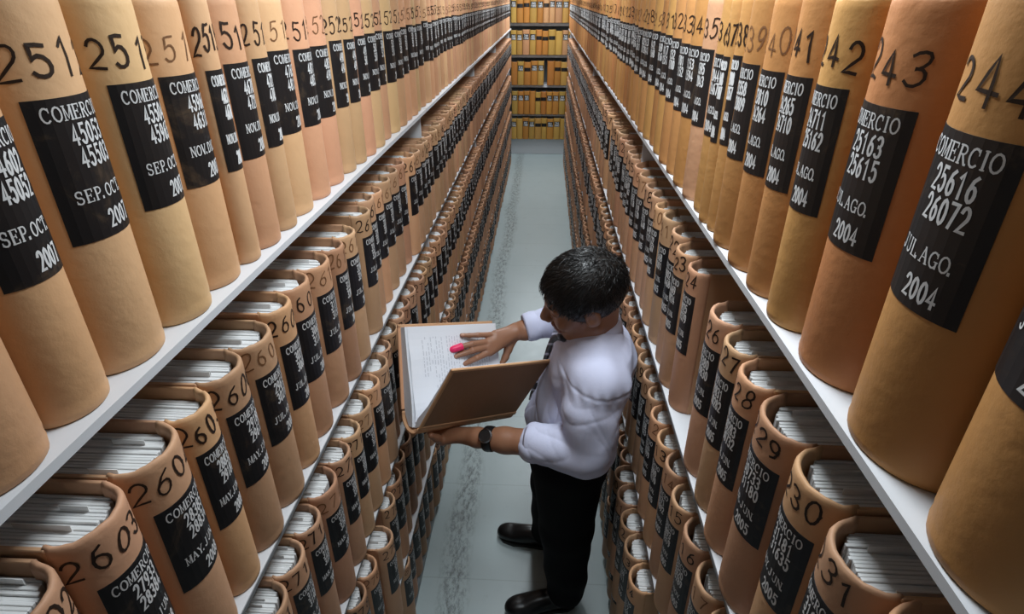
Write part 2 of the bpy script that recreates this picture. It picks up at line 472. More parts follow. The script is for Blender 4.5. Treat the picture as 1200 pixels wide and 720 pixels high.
# ------------------------------------------------------------------ bound volumes
class Spine:
    """rounded spine, seen in plan: half an ellipse of half-width a and bulge bl, parametrised by arc length"""
    def __init__(s, a, bl, cx=0.0):
        s.a, s.bl = a, bl
        N = 96
        s.t = [-PI / 2 + PI * i / N for i in range(N + 1)]
        P = [s.raw(t) for t in s.t]
        L = [0.0]
        for i in range(N): L.append(L[-1] + math.hypot(P[i + 1][0] - P[i][0], P[i + 1][1] - P[i][1]))
        s.len = L[-1]
        s.L = [x - s.len / 2 for x in L]
    def raw(s, t):
        c, q = math.cos(t), math.sin(t)
        return (-s.bl + s.bl * max(c, 0) ** .95, s.a * q)
    def nrm(s, t):
        x, y = math.cos(t) / s.bl, math.sin(t) / s.a
        l = math.hypot(x, y)
        return x / l, y / l
    def at(s, u, off):
        t = float(np.interp(u, s.L, s.t))
        p, n = s.raw(t), s.nrm(t)
        return p[0] + n[0] * off, p[1] + n[1] * off

SP_PROFILE = [(.010, .004), (.004, .000), (.001, .003), (.000, .012)]     # offset inward, height from the foot
def spine_geo(sp, H, n, r=.0065):
    prof = [(o, z) for o, z in SP_PROFILE] + [(0.0008, H * .045), (0, H * .06), (0, H * .5), (0, H - .026), (0, H - .014), (.0002, H - .006), (.0020, H - .0015), (.0050, H), (.0080, H - .002), (.0100, H - .007), (.0100, H - .05)]
    V, F = [], []
    m = len(prof)
    for i in range(n + 1):
        t = -PI / 2 + PI * i / n
        p, nn = sp.raw(t), sp.nrm(t)
        e = abs(i / n - .5) * 2
        swell = max(0, e - .86) / .14
        for o, z in prof:
            zz = z + (.004 * swell + .0013 * math.sin(i * 1.7 + H * 900) * math.sin(i * .6 + H * 400) if z > H - .02 else 0)
            V.append((p[0] - nn[0] * o, p[1] - nn[1] * o, zz))
    for i in range(n):
        for j in range(m - 1):
            a = i * m + j
            F.append((a, a + m, a + m + 1, a + 1))
    F.append(tuple(range(m)))
    F.append(tuple(range(n * m + m - 1, n * m - 1, -1)))
    return V, F

def ink_on(sp, out, off):
    V, F = out
    return [(*sp.at(u, off), v) for u, v in V], F

DEPTH = .29
def board_mesh(H, bl):
    b = MB()
    b.box(-DEPTH, -bl + .004, 0, .0055, 0, H, bev=.002)
    b.box(-DEPTH + .003, -bl + .002, -.0004, .0059, H - .007, H + .0012, bev=.001)   # cloth turned over the top edge
    me_o = b.build('cover_board', MT['tan'])
    me = me_o.data
    bpy.data.objects.remove(me_o)
    return me

def page_geo(a, bl, H, rng, n=17):
    """block of gathered sheets, ragged at the top, hollow behind the spine"""
    b = MB()
    hw = a - .0075
    ys = [-hw + 2 * hw * i / n for i in range(n + 1)]
    for i in range(n):
        y0, y1 = ys[i], ys[i + 1]
        ym = (y0 + y1) / 2
        fr = -bl * (1.15 - .72 * math.sqrt(max(0, 1 - (ym / a) ** 2))) - .006 + rng.uniform(-.003, .002)
        top = H - .018 - rng.uniform(0, .0035)
        b.box(-DEPTH + .012 + rng.uniform(0, .008), fr, y0 + .0002, y1 - .0002, .006, top, bev=.0008)
    for k in range(2):                                   # a loose leaf corner standing up
        y = rng.uniform(-hw * .8, hw * .8)
        x1 = -bl * 1.0 - .004
        x0 = x1 - rng.uniform(.03, .10)
        b.box(x0, x1, y, y + .0012, H - .03, H - rng.uniform(.009, .014))
    return b

PAGE_CACHE, BOARD_CACHE = {}, {}
BOOKS = []
def months_for(lo, opts, step):
    return opts[min(len(opts) - 1, step)]

def label_ink(num_lo, num_hi, mon, year, W, LH):
    out = ([], [])
    k, q = W / .105, LH / .157
    text(out, 'COMERCIO', 0, .1340 * q, .0145 * q, .0108 * k, .0094 * k, .0015, 'serif')
    text(out, num_lo, .006 * k, .1075 * q, .0205 * q, .0100 * k, .0074 * k, .0030, 'dig')
    text(out, num_hi, .008 * k, .0825 * q, .0205 * q, .0100 * k, .0074 * k, .0030, 'dig')
    text(out, mon, .0, .0450 * q, .0140 * q, .0106 * k, .0092 * k, .0014, 'serif')
    text(out, year, .012 * k, .0105 * q, .0195 * q, .0098 * k, .0074 * k, .0030, 'dig')
    return out

LW = .112
def label_geo(sp, W, H, z0, off, n=10, thick=True):
    V, F = [], []
    for i in range(n + 1):
        u = -W / 2 + W * i / n
        for z in (z0, z0 + H):
            V.append((*sp.at(u, off), z))
    for i in range(n):
        a = 2 * i
        F.append((a, a + 2, a + 3, a + 1))
    if thick:
        b = len(V)
        for i in range(n + 1):
            u = -W / 2 + W * i / n
            for z in (z0, z0 + H):
                V.append((*sp.at(u, -.0006), z))
        rim = [2 * i for i in range(n + 1)] + [2 * i + 1 for i in range(n, -1, -1)]
        for i in range(len(rim)):
            p, q = rim[i], rim[(i + 1) % len(rim)]
            F.append((p, b + p, b + q, q))
    return V, F

def make_book(side, y0, y1, row, col, num, lo, hi, mon, year, label, group, push=0.0, near=True, faded=False, H=None, lab_narrow=False):
    rng = random.Random(int(lo) * 13 + row * 7 + int(y0 * 1000))
    W = (y1 - y0) - .003
    H = H or ((.430 if row == 0 else .394) + rng.uniform(-.006, .006))
    a = W / 2
    bl = a * .88
    s = 1 if side == 'L' else -1
    xf = (XL if side == 'L' else XR) + s * (push - SETBACK[side][row])
    LH, LZ = (.158, .171) if row == 0 else (.158, .166)
    if row == 4: LZ = .130
    t = empty('bound_volume', (xf, (y0 + y1) / 2, SHELF_TOP[row]), (0 if side == 'L' else PI) + math.radians(rng.uniform(-.5, .5)))
    t.rotation_euler[0] = math.radians(rng.uniform(-.35, .35))
    tag(t, label, 'book', group)
    sp = Spine(a, bl)
    # spine with the marker number written on it
    V, F = spine_geo(sp, H, 20 if near else 12)
    mi = [0] * len(F)
    out = ([], [])
    k = min(1.1, sp.len / .160)
    scrawl(out, num, rng.uniform(-.014, .000) if side == 'L' else rng.uniform(.006, .016), LZ + LH + .020 + rng.uniform(-.003, .003), .034, .0295 * k * (1.0 if len(num) > 3 else .98), .0036 if not faded else .0028, rng)
    iv, jf = ink_on(sp, out, .0007)
    b0 = len(V)
    V = V + iv
    F = F + [tuple(b0 + i for i in q) for q in jf]
    mi += [1] * len(jf)
    spn = mesh_obj('spine', V, F, [MT[col], FADED if faded else INK], t, smooth=[i == 0 for i in mi], midx=mi)
    # label
    lw = min(LW, sp.len * .60) if not lab_narrow else .05
    uo, zo = rng.uniform(-.006, .006), rng.uniform(-.005, .004)
    V, F = label_geo(sp, lw, LH, LZ + zo, .0007)
    mi = [0] * len(F)
    iv, jf = ink_on(sp, label_ink(lo, hi, mon, year, lw, LH), .0012)
    iv = [(x, y, z + LZ + zo) for x, y, z in iv]
    b0 = len(V)
    V = V + iv
    F = F + [tuple(b0 + i for i in q) for q in jf]
    mi += [1] * len(jf)
    mesh_obj('spine_label', V, F, [LABEL, WHITE_INK], t, midx=mi)
    # boards and pages share meshes
    bk = round(bl, 3)
    key = (bk, col)
    if key not in BOARD_CACHE:
        me = board_mesh(.408, bk); me.materials.clear(); me.materials.append(MT[col])
        BOARD_CACHE[key] = me
    for sgn in (-1, 1):
        o = bpy.data.objects.new('cover_board', BOARD_CACHE[key]); COL.objects.link(o); o.parent = t
        o.location = (0, -a if sgn < 0 else a - .0055, 0); o.scale = (1, 1, H / .408)
    v = rng.randrange(4)
    pk = (bk, round(W, 2), v)
    if pk not in PAGE_CACHE:
        pb = page_geo(round(W, 2) / 2, bk, .408, random.Random(v * 31 + int(W * 100)))
        o = pb.build('page_block', PAGES); PAGE_CACHE[pk] = o.data
    else:
        o = bpy.data.objects.new('page_block', PAGE_CACHE[pk]); COL.objects.link(o)
    o.parent = t
    o.scale = (1, (a - .0075) / (round(W, 2) / 2 - .0075), H / .408)
    BOOKS.append(t)
    return t

FACES, BACK = 'the man faces', 'behind the man'
ROWN = ['top', 'second', 'third', 'fourth', 'bottom']
ROWS = {
    # key: (side, row, near boundaries, end y, palette, start number, number step, lo/hi start, direction, months, year)
    'L0': dict(b=[.325, .443, .541, .664, .774, .885, .945, 1.045, 1.122, 1.24], end=4.05, pal=['tan', 'tan', 'pinkish tan', 'pale tan', 'pale tan'], n0=2510, dn=1,
               ex=[('44153', '44601', 'SEP.OCT.'), ('44602', '45052', 'SEP.OCT.'), ('45053', '45503', 'SEP.OCT.'), ('45504', '45965', 'SEP.OCT.'), ('45966', '46310', 'NOV.DIC.'), ('46311', '46706', 'NOV.DIC.'),
                   ('46707', '47218', 'NOV.DIC.'), ('47219', '47652', 'NOV.DIC.'), ('47653', '48110', 'NOV.DIC.')], dl=452, mon='NOV.DIC.', yr='2007'),
    'L1': dict(b=[.27, .381, .487, .600, .688, .792, .900, .995], end=4.2, pal=['dull tan', 'dull tan', 'brownish tan', 'tan'], n0=2602, dn=1,
               ex=[('27484', '27932', 'MAY.JUN.'), ('27933', '28384', 'MAY.JUN.'), ('28385', '28834', 'MAY.JUN.'), ('28835', '29187', 'MAY.JUN.'), ('29188', '29612', 'MAY.JUN.'), ('29613', '30218', 'JUL.AGO.')],
               dl=452, mon='JUL.AGO.', yr='2008'),
    'L2': dict(b=[.66, .77, .878], end=3.8, pal=['dull tan', 'dull tan', 'brownish tan', 'tan'], n0=2711, dn=1, ex=[('31006', '31455', 'MAR.ABR.'), ('31456', '31902', 'MAR.ABR.')], dl=448, mon='MAR.ABR.', yr='2009'),
    'L3': dict(b=[1.05, 1.16], end=3.55, pal=['dull tan', 'dull tan', 'brownish tan', 'tan'], n0=2786, dn=1, ex=[('33104', '33550', 'SEP.OCT.')], dl=447, mon='SEP.OCT.', yr='2009'),
    'L4': dict(b=[1.50, 1.61], end=3.3, pal=['dull tan', 'dull tan', 'brownish tan', 'tan'], n0=2841, dn=1, ex=[('36020', '36470', 'ENE.FEB.')], dl=451, mon='ENE.FEB.', yr='2010'),
    'R0': dict(b=[.240, .388, .546, .692, .794, .892, .996, 1.090, 1.145, 1.190, 1.290, 1.387], end=3.9, pal=['orange brown', 'orange brown', 'ochre', 'ochre'], n0=245, dn=-1,
               cols=['orange brown', 'orange brown', 'orange brown', 'ochre', 'orange brown', 'orange brown', 'orange brown', 'ochre', 'ochre', 'ochre', 'pinkish tan'],
               ex=[('26073', '26520', 'JUL.AGO.'), ('25616', '26072', 'JUL.AGO.'), ('25163', '25615', 'JUL.AGO.'), ('24711', '25162', 'JUL.AGO.'), ('24265', '24710', 'JUL.AGO.'), ('23810', '24264', 'JUL.AGO.'),
                   ('23358', '23809', 'JUL.AGO.'), ('22908', '23357', 'JUL.AGO.'), ('22468', '22907', 'JUL.AGO.')], dl=-451, mon='JUL.AGO.', yr='2004'),
    'R1': dict(b=[.24, .36, .475, .594, .723, .822, .922, 1.030], gap=(1.030, 1.185), end=3.9, pal=['dull tan', 'dull tan', 'brownish tan', 'tan'], n0=232, dn=-1,
               ex=[('32088', '32540', 'MAY.JUN.'), ('31636', '32087', 'MAY.JUN.'), ('31181', '31635', 'MAY.JUN.'), ('30733', '31180', 'ABR.JUN.'), ('30283', '30732', 'ABR.JUN.'), ('29831', '30282', 'ABR.JUN.'), ('29380', '29830', 'ABR.JUN.')],
               dl=-450, mon='ABR.JUN.', yr='2005'),
    'R2': dict(b=[.64, .755, .868, .982, 1.09, 1.20], end=3.5, pal=['dull tan', 'dull tan', 'brownish tan', 'tan'], n0=218, dn=-1, ex=[('34210', '34655', 'OCT.NOV.')], dl=-447, mon='OCT.NOV.', yr='2005'),
    'R3': dict(b=[1.15, 1.265, 1.38, 1.49, 1.60], end=2.75, pal=['dull tan', 'dull tan', 'brownish tan', 'tan'], n0=204, dn=-1, ex=[('36812', '37260', 'ENE.FEB.')], dl=-448, mon='ENE.FEB.', yr='2006'),
    'R4': dict(b=[1.55, 1.66], end=2.6, pal=['dull tan', 'dull tan', 'brownish tan', 'tan'], n0=188, dn=-1, ex=[('38710', '39160', 'MAR.ABR.')], dl=-449, mon='MAR.ABR.', yr='2006'),
}
ROWSTATE = {}
def row_slots(key, R, end):
    """yield (y0, y1) slots along a row, skipping the uprights and gaps"""
    bounds = LB if key[0] == 'L' else RB
    rng = random.Random(key)
    ky, dy = {'L0': (1.03, .022), 'L1': (1.045, .015), 'R0': (1.01, .036), 'R1': (1.0, .048)}.get(key, (1.0, .012))
    B = [v * ky + dy for v in R['b']]
    near = list(zip(B[:-1], B[1:]))
    for s in near: yield s
    y = B[-1]
    if 'gap' in R: y = R['gap'][1] + .02
    while y < end:
        w = rng.choice((.092, .098, .104, .110, .116, .120))
        for u in bounds:
            left = u - .0055 - y
            if 0 < left < .15 and left - w < .07: w = left if left > .06 else w
            elif .15 <= left < .24: w = left / 2
        for u in bounds:
            if y < u + .005 and y + w > u - .005: y = u + .0055
        yield (y, y + w)
        y += w + (rng.uniform(.03, .07) if rng.random() < .03 else rng.uniform(0, .003))

FAR = []
for key, R in ROWS.items():
    side, row = key[0], int(key[1])
    lo = hi = None
    ser = R['n0']
    group = 'bound volumes along the %s row %s' % (ROWN[row], 'facing the man' if side == 'L' else 'behind the man')
    rng = random.Random(key + 'x')
    for i, (y0, y1) in enumerate(row_slots(key, R, YEND - .16)):
        if i < len(R['ex']): lo, hi, mon = R['ex'][i]
        else:
            mon = R['mon']
            if R['dl'] > 0: lo, hi = str(int(hi) + 1), str(int(hi) + R['dl'] + rng.randrange(-30, 30))
            else: hi, lo = str(int(lo) - 1), str(int(lo) + R['dl'] + rng.randrange(-30, 30))
        num = str(R['n0'] + R['dn'] * (i + (1 if key == 'R1' and i > 6 else 0)))
        col = R['cols'][i] if i < len(R.get('cols', [])) else rng.choice(R['pal'])
        push = rng.uniform(-.006, .004)
        if side == 'R' and row == 3 and y0 < 1.7: push = .036
        if key == 'L3' and abs(y0 - 1.27) < .06: push = .030
        if row >= 1 and side == 'L' and 1.6 < y0 < 2.1: push = -.014
        faded = rng.random() < .35
        if y1 <= R['end']:
            where = ORD[i]
            lab = '%s bound volume with spine label %s %s, %s along %s row %s' % (col, lo, hi, where, ROWN[row], FACES if side == 'L' else BACK)
            make_book(side, y0, y1, row, col, num, lo, hi, mon, R['yr'], lab, group, push, near=y0 < 1.6, faded=faded, H=(.348 if row == 4 else None))
        else:
            FAR.append((side, row, y0, y1, col, num, lo, hi, mon, R['yr'], push))
print('BOOKS', len(BOOKS), 'FAR', len(FAR))

# the rest of both rows, down to the far end of the aisle
def far_mass():
    cols = ['tan', 'pinkish tan', 'pale tan', 'dull tan', 'brownish tan', 'ochre', 'orange brown']
    nc = len(cols)
    b = MB()
    rng = random.Random(5)
    for side, row, y0, y1, col, num, lo, hi, mon, yr, push in FAR:
        s = 1 if side == 'L' else -1
        W = y1 - y0 - .002
        a, bl = W / 2, W / 2 * .88
        H = (.348 if row == 4 else .430 if row == 0 else .394) + rng.uniform(-.006, .006)
        LH, LZ = (.158, .171) if row == 0 else (.158, .166 if row < 4 else .130)
        xf = (XL if side == 'L' else XR) + s * (push - SETBACK[side][row])
        yc, z0 = (y0 + y1) / 2, SHELF_TOP[row]
        T = lambda V: [(xf + s * x, yc + s * y, z0 + z) for x, y, z in V]
        sp = Spine(a, bl)
        V, F = spine_geo(sp, H, 8)
        b.add(T(V), F, cols.index(col), True)
        pb = MB()
        pb.box(-DEPTH, -bl + .004, -a, -a + .0055, 0, H); pb.box(-DEPTH, -bl + .004, a - .0055, a, 0, H)
        b.add(T(pb.v), pb.f, cols.index(col))
        pb = MB(); pb.box(-DEPTH + .01, -bl * 1.1, -a + .007, a - .007, .006, H - .02)
        b.add(T(pb.v), pb.f, nc)
        V, F = label_geo(sp, min(LW, sp.len * .60), LH, LZ, .0008, 6, False)
        b.add(T(V), F, nc + 1)
        V, F = ink_on(sp, label_ink(lo, hi, mon, yr, min(LW, sp.len * .60), LH), .002)
        b.add(T([(x, y, z + LZ) for x, y, z in V]), F, nc + 2)
        out = ([], [])
        scrawl(out, num, 0, LZ + LH + .021, .031, .027, .0036, rng)
        V, F = ink_on(sp, out, .0015)
        b.add(T(V), F, nc + 3)
    o = b.build('bound_volumes', [MT[c] for c in cols] + [PAGES, LABEL, WHITE_INK, INK])
    tag(o, 'tan bound volumes filling both sides of the aisle towards its far end', 'books', 'bound volumes far down the aisle', 'stuff')
far_mass()

# ------------------------------------------------------------------ bookcase across the end of the aisle
YB = 10.12
EZ = [2.03, 1.575, 1.125, .672, .27]
t = empty('end_bookcase', (0, YB + .17, 0))
tag(t, 'white and grey steel bookcase standing across the far end of the aisle', 'bookcase')
for z in EZ[:-1]:
    b = MB()
    b.box(-.95, .95, -.17, .17, z - .004, z); b.box(-.95, .95, -.17, -.166, z - .045, z - .004, m=1); b.box(-.95, .95, -.166, -.14, z - .045, z - .043, m=1)
    b.build('shelf', [STEEL, STEEL], t)
b = MB(); b.box(-.95, .95, -.165, .17, 0, .27, bev=.003); b.build('plinth', STEEL, t)
for x in (-.96, .96):
    b = MB(); b.box(x - .01, x + .01, -.17, .17, 0, 2.47, bev=.002); b.build('upright', STEEL, t)
b = MB(); b.box(-.95, .95, .17, .174, 0, 2.47); b.build('back_panel', STEEL_GREY, t)
def end_book(x0, x1, row, col, style, seed, label):
    rng = random.Random(seed)
    W = x1 - x0 - .002
    a, bl, H = W / 2, .022, (.355 if row < 4 else .345) + rng.uniform(-.012, .008)
    # local +X faces the camera side (-Y in the world)
    t = empty('archive_volume', ((x0 + x1) / 2, YB - .115 + rng.uniform(0, .012), EZ[row]), -PI / 2)
    tag(t, label, 'book', 'volumes on the %s row of the end bookcase' % ROWN[row])
    sp = Spine(a, bl)
    V, F = spine_geo(sp, H, 10); mesh_obj('spine', V, F, MT[col], t, smooth=True)
    for sg in (-1, 1):
        b = MB(); y = -a if sg < 0 else a - .005
        b.box(-.27, -bl + .004, y, y + .005, 0, H, bev=.0015); b.build('cover_board', MT[col], t)
    page_geo(a, bl, H, rng, 6).build('page_block', PAGES, t)
    if style:
        lh = .085 if style == 1 else .055
        lw = sp.len - (.03 if style == 1 else .006)
        z = H * .60
        V, F = label_geo(sp, lw, lh, z, .0008, 8)
        mi = [0] * len(F)
        out = ([], [])
        n = str(rng.randrange(120, 990))
        text(out, n, 0, .045 if style == 1 else .014, .026, lw / 4.2, lw / 6, .006, 'dig')
        if style == 1: text(out, str(rng.randrange(1990, 2004)), 0, .009, .026, lw / 4.6, lw / 6.5, .006, 'dig')
        iv, jf = ink_on(sp, out, .0014)
        if style == 2: jf = []; iv = []
        b0 = len(V)
        V = V + [(x, y, zz + z) for x, y, zz in iv]; F = F + [tuple(b0 + i for i in q) for q in jf]; mi += [1] * len(jf)
        mesh_obj('spine_label', V, F, [LABEL, WHITE_INK], t, midx=mi)
STY = [[1, 2, 2, 1, 1, 2, 1, 1, 1], [1, 1, 1, 1, 2, 2, 2, 0, 1], [0, 1, 2, 1, 1, 0, 2, 2, 2], [1, 1, 1, 0, 2, 2, 1, 1, 1], [1, 0, 1, 1, 2, 2, 1, 1, 0]]
PALE = [['end_yellow', 'end_orange', 'end_orange', 'end_yellow', 'end_orange', 'end_pink', 'end_pink', 'end_pink'], ['end_yellow', 'end_yellow', 'end_pink', 'end_yellow', 'end_orange', 'end_orange'],
        ['end_orange', 'end_yellow', 'end_orange'], ['end_yellow', 'end_orange', 'end_orange', 'end_orange'], ['end_yellow', 'end_yellow', 'end_orange', 'end_yellow']]
CNAME = {'end_orange': 'orange', 'end_yellow': 'yellow ochre', 'end_pink': 'pinkish tan'}
for row in range(5):
    rng = random.Random(row + 90)
    x, i = -.52 + rng.uniform(-.02, .0), 0
    while x < .46 and i < 10:
        w = rng.uniform(.088, .112)
        if row == 2 and .04 < x + w < .16 and i == 5: x += .05
        col = PALE[row][i % len(PALE[row])]
        end_book(x, x + w, row, col, STY[row][i % 9], row * 50 + i,
                 '%s volume on end bookcase %s row, %s from the side the man faces' % (CNAME[col], ROWN[row], ORD[i]))
        x += w + rng.uniform(0, .002); i += 1

# ------------------------------------------------------------------ signed-distance modelling for the person
def surface_nets(Fd, lo, h):
    """mesh of the zero level of a sampled field (negative inside)"""
    S = Fd < 0
    nx, ny, nz = Fd.shape
    cnt = np.zeros((nx - 1, ny - 1, nz - 1), np.int8)
    for dx in (0, 1):
        for dy in (0, 1):
            for dz in (0, 1):
                cnt += S[dx:nx - 1 + dx, dy:ny - 1 + dy, dz:nz - 1 + dz]
    act = (cnt > 0) & (cnt < 8)
    I, J, K = np.nonzero(act)
    vid = np.full(act.shape, -1, np.int64)
    vid[I, J, K] = np.arange(len(I))
    P = np.zeros((len(I), 3)); C = np.zeros(len(I))
    corners = [(a, b, c) for a in (0, 1) for b in (0, 1) for c in (0, 1)]
    for A in corners:
        for ax in range(3):
            if A[ax]: continue
            B = list(A); B[ax] = 1
            fa = Fd[I + A[0], J + A[1], K + A[2]]; fb = Fd[I + B[0], J + B[1], K + B[2]]
            cr = (fa < 0) != (fb < 0)
            tt = np.where(cr, fa / np.where(cr, fa - fb, 1), 0)
            q = np.tile(np.array(A, float), (len(I), 1)); q[:, ax] += tt
            P += np.where(cr[:, None], q, 0); C += cr
    P /= C[:, None]
    P = (P + np.stack([I, J, K], 1)) * h + np.array(lo)
    faces = []
    for ax in range(3):
        a, b = (ax + 1) % 3, (ax + 2) % 3
        s0 = [slice(None)] * 3; s1 = [slice(None)] * 3
        s0[ax] = slice(0, -1); s1[ax] = slice(1, None)
        ins, nxt = S[tuple(s0)], S[tuple(s1)]
        e = np.argwhere(ins != nxt)
        e = e[(e[:, a] > 0) & (e[:, b] > 0) & (e[:, a] < S.shape[a] - 1) & (e[:, b] < S.shape[b] - 1)]
        fl = ins[e[:, 0], e[:, 1], e[:, 2]]
        q = []
        for da, db in ((-1, -1), (0, -1), (0, 0), (-1, 0)):
            c = e.copy(); c[:, a] += da; c[:, b] += db
            q.append(vid[c[:, 0], c[:, 1], c[:, 2]])
        Q = np.stack(q, 1)
        Q[~fl] = Q[~fl][:, ::-1]
        faces.append(Q)
    Fq = np.concatenate(faces)
    Fq = Fq[(Fq >= 0).all(1)]
    return P, Fq

class Field:
    def __init__(s, lo, hi, h):
        s.lo, s.h = np.array(lo, float), h
        n = np.ceil((np.array(hi) - s.lo) / h).astype(int) + 1
        s.ax = [s.lo[k] + h * np.arange(n[k]) for k in range(3)]
        s.F = np.full(tuple(n), 1.0, np.float32)
    def _sl(s, lo, hi):
        r = []
        for k in range(3):
            i0 = max(0, int((lo[k] - s.lo[k]) / s.h) - 1); i1 = min(len(s.ax[k]), int((hi[k] - s.lo[k]) / s.h) + 3)
            if i1 <= i0: return None
            r.append(slice(i0, i1))
        return tuple(r)
    def put(s, fn, lo, hi, k=.01, cut=False):
        sl = s._sl(lo, hi)
        if sl is None: return
        X = s.ax[0][sl[0]][:, None, None]; Y = s.ax[1][sl[1]][None, :, None]; Z = s.ax[2][sl[2]][None, None, :]
        d = fn(X, Y, Z)
        a = s.F[sl]
        if cut:
            hh = np.clip(.5 - .5 * (a + d) / k, 0, 1)
            s.F[sl] = a * (1 - hh) + (-d) * hh + k * hh * (1 - hh)
        else:
            hh = np.clip(.5 + .5 * (a - d) / k, 0, 1)
            s.F[sl] = a * (1 - hh) + d * hh - k * hh * (1 - hh)
    def cone(s, a, b, ra, rb, k=.01, cut=False):
        a, b = np.array(a, float), np.array(b, float)
        ab = b - a; L2 = ab @ ab + 1e-12
        def fn(X, Y, Z):
            t = np.clip(((X - a[0]) * ab[0] + (Y - a[1]) * ab[1] + (Z - a[2]) * ab[2]) / L2, 0, 1)
            return np.sqrt((X - a[0] - ab[0] * t) ** 2 + (Y - a[1] - ab[1] * t) ** 2 + (Z - a[2] - ab[2] * t) ** 2) - (ra + (rb - ra) * t)
        m = max(ra, rb) + 2 * k + .01
        s.put(fn, np.minimum(a, b) - m, np.maximum(a, b) + m, k, cut)
    def ell(s, c, r, R=np.eye(3), k=.01, cut=False):
        c, r = np.array(c, float), np.array(r, float)
        def fn(X, Y, Z):
            p = [(X - c[0]) * R[0, i] + (Y - c[1]) * R[1, i] + (Z - c[2]) * R[2, i] for i in range(3)]
            k0 = np.sqrt(sum((p[i] / r[i]) ** 2 for i in range(3)))
            k1 = np.sqrt(sum((p[i] / r[i] ** 2) ** 2 for i in range(3))) + 1e-9
            return k0 * (k0 - 1) / k1
        m = r.max() + 2 * k + .01
        s.put(fn, c - m, c + m, k, cut)
    def chain(s, pts, rad, k=.01):
        for i in range(len(pts) - 1): s.cone(pts[i], pts[i + 1], rad[i], rad[i + 1], k)
    def mesh(s, fn=None):
        return surface_nets(s.F, s.lo, s.h)

def join(parts):
    V, F, n = [], [], 0
    for v, f in parts:
        V.append(v); F.append(f + n); n += len(v)
    return np.concatenate(V), np.concatenate(F)

# ------------------------------------------------------------------ the man
SKIN_M, nt, bs = new_mat('skin')
tc = node(nt, 'ShaderNodeTexCoord'); nz = node(nt, 'ShaderNodeTexNoise', i_Scale=18.0, i_Detail=5.0)
nt.links.new(tc.outputs['Object'], nz.inputs['Vector'])
mx = node(nt, 'ShaderNodeMix', data_type='RGBA'); nt.links.new(nz.outputs['Fac'], mx.inputs[0])
mx.inputs[6].default_value = srgb(158, 112, 84); mx.inputs[7].default_value = srgb(136, 92, 68)
nt.links.new(mx.outputs[2], bs.inputs['Base Color'])
bs.inputs['Roughness'].default_value = .48
bs.inputs['Subsurface Weight'].default_value = .08
bs.inputs['Subsurface Radius'].default_value = (.012, .005, .003)
bp = node(nt, 'ShaderNodeBump', i_Strength=.12, i_Distance=.002); n2 = node(nt, 'ShaderNodeTexNoise', i_Scale=220.0, i_Detail=3.0)
nt.links.new(tc.outputs['Object'], n2.inputs['Vector']); nt.links.new(n2.outputs['Fac'], bp.inputs['Height']); nt.links.new(bp.outputs[0], bs.inputs['Normal'])
LIP_M = plain('lips', srgb(128, 76, 66), .45)
NAIL_M = plain('nails', srgb(186, 140, 118), .3)
SHIRT_M, nt, bs = new_mat('shirt_cotton')
bs.inputs['Base Color'].default_value = srgb(200, 203, 226); bs.inputs['Roughness'].default_value = .8; bs.inputs['Specular IOR Level'].default_value = .15
tc = node(nt, 'ShaderNodeTexCoord')
wr = node(nt, 'ShaderNodeTexNoise', noise_type='RIDGED_MULTIFRACTAL', i_Scale=7.0, i_Detail=3.0, i_Distortion=.9)
wv_ = node(nt, 'ShaderNodeTexNoise', i_Scale=160.0, i_Detail=3.0)
mp = node(nt, 'ShaderNodeMapping'); mp.inputs['Rotation'].default_value = (.5, .3, .2); mp.inputs['Scale'].default_value = (1.5, 1.5, .75)
nt.links.new(tc.outputs['Object'], mp.inputs[0]); nt.links.new(mp.outputs[0], wr.inputs['Vector']); nt.links.new(tc.outputs['Object'], wv_.inputs['Vector'])
b1 = node(nt, 'ShaderNodeBump', i_Strength=.7, i_Distance=.008); b2 = node(nt, 'ShaderNodeBump', i_Strength=.15, i_Distance=.002)
nt.links.new(wr.outputs['Fac'], b1.inputs['Height']); nt.links.new(wv_.outputs['Fac'], b2.inputs['Height']); nt.links.new(b1.outputs[0], b2.inputs['Normal']); nt.links.new(b2.outputs[0], bs.inputs['Normal'])
TROUSER_M = plain('trouser_cloth', srgb(18, 18, 21), .85, .15, bump=.3, bscale=300)
LEATHER_M = plain('black_leather', srgb(16, 15, 16), .28, .5, bump=.1, bscale=80)
HAIR_M = plain('black_hair', srgb(17, 14, 13), .38, .5)
RUBBER_M = plain('pink_rubber', srgb(226, 40, 96), .4, .4, bump=.3, bscale=400)
WATCH_M = plain('watch_black', srgb(20, 20, 22), .3, .5)
WATCH_S = plain('watch_steel', srgb(150, 152, 156), .25, .5, metal=1.0)

man = empty('person', (.12, 1.86, 0))
tag(man, 'man in white shirt, striped tie and black trousers reading an open volume', 'person')
MP = np.array([.12, 1.86, 0.0])

HC = np.array([.132, 1.580, 1.600])                                   # head centre
Fh = np.array([-.935, -.045, -.355]); Fh /= np.linalg.norm(Fh)
Lh = np.cross([0.0, -.27, 1.0], Fh); Lh /= np.linalg.norm(Lh)            # the man's left (-Y)
Uh = np.cross(Fh, Lh)
HR = np.stack([Fh, Lh, Uh], 1)
HS = 1.19
hp = lambda x, y, z: HC + HS * (Fh * x + Lh * y + Uh * z)

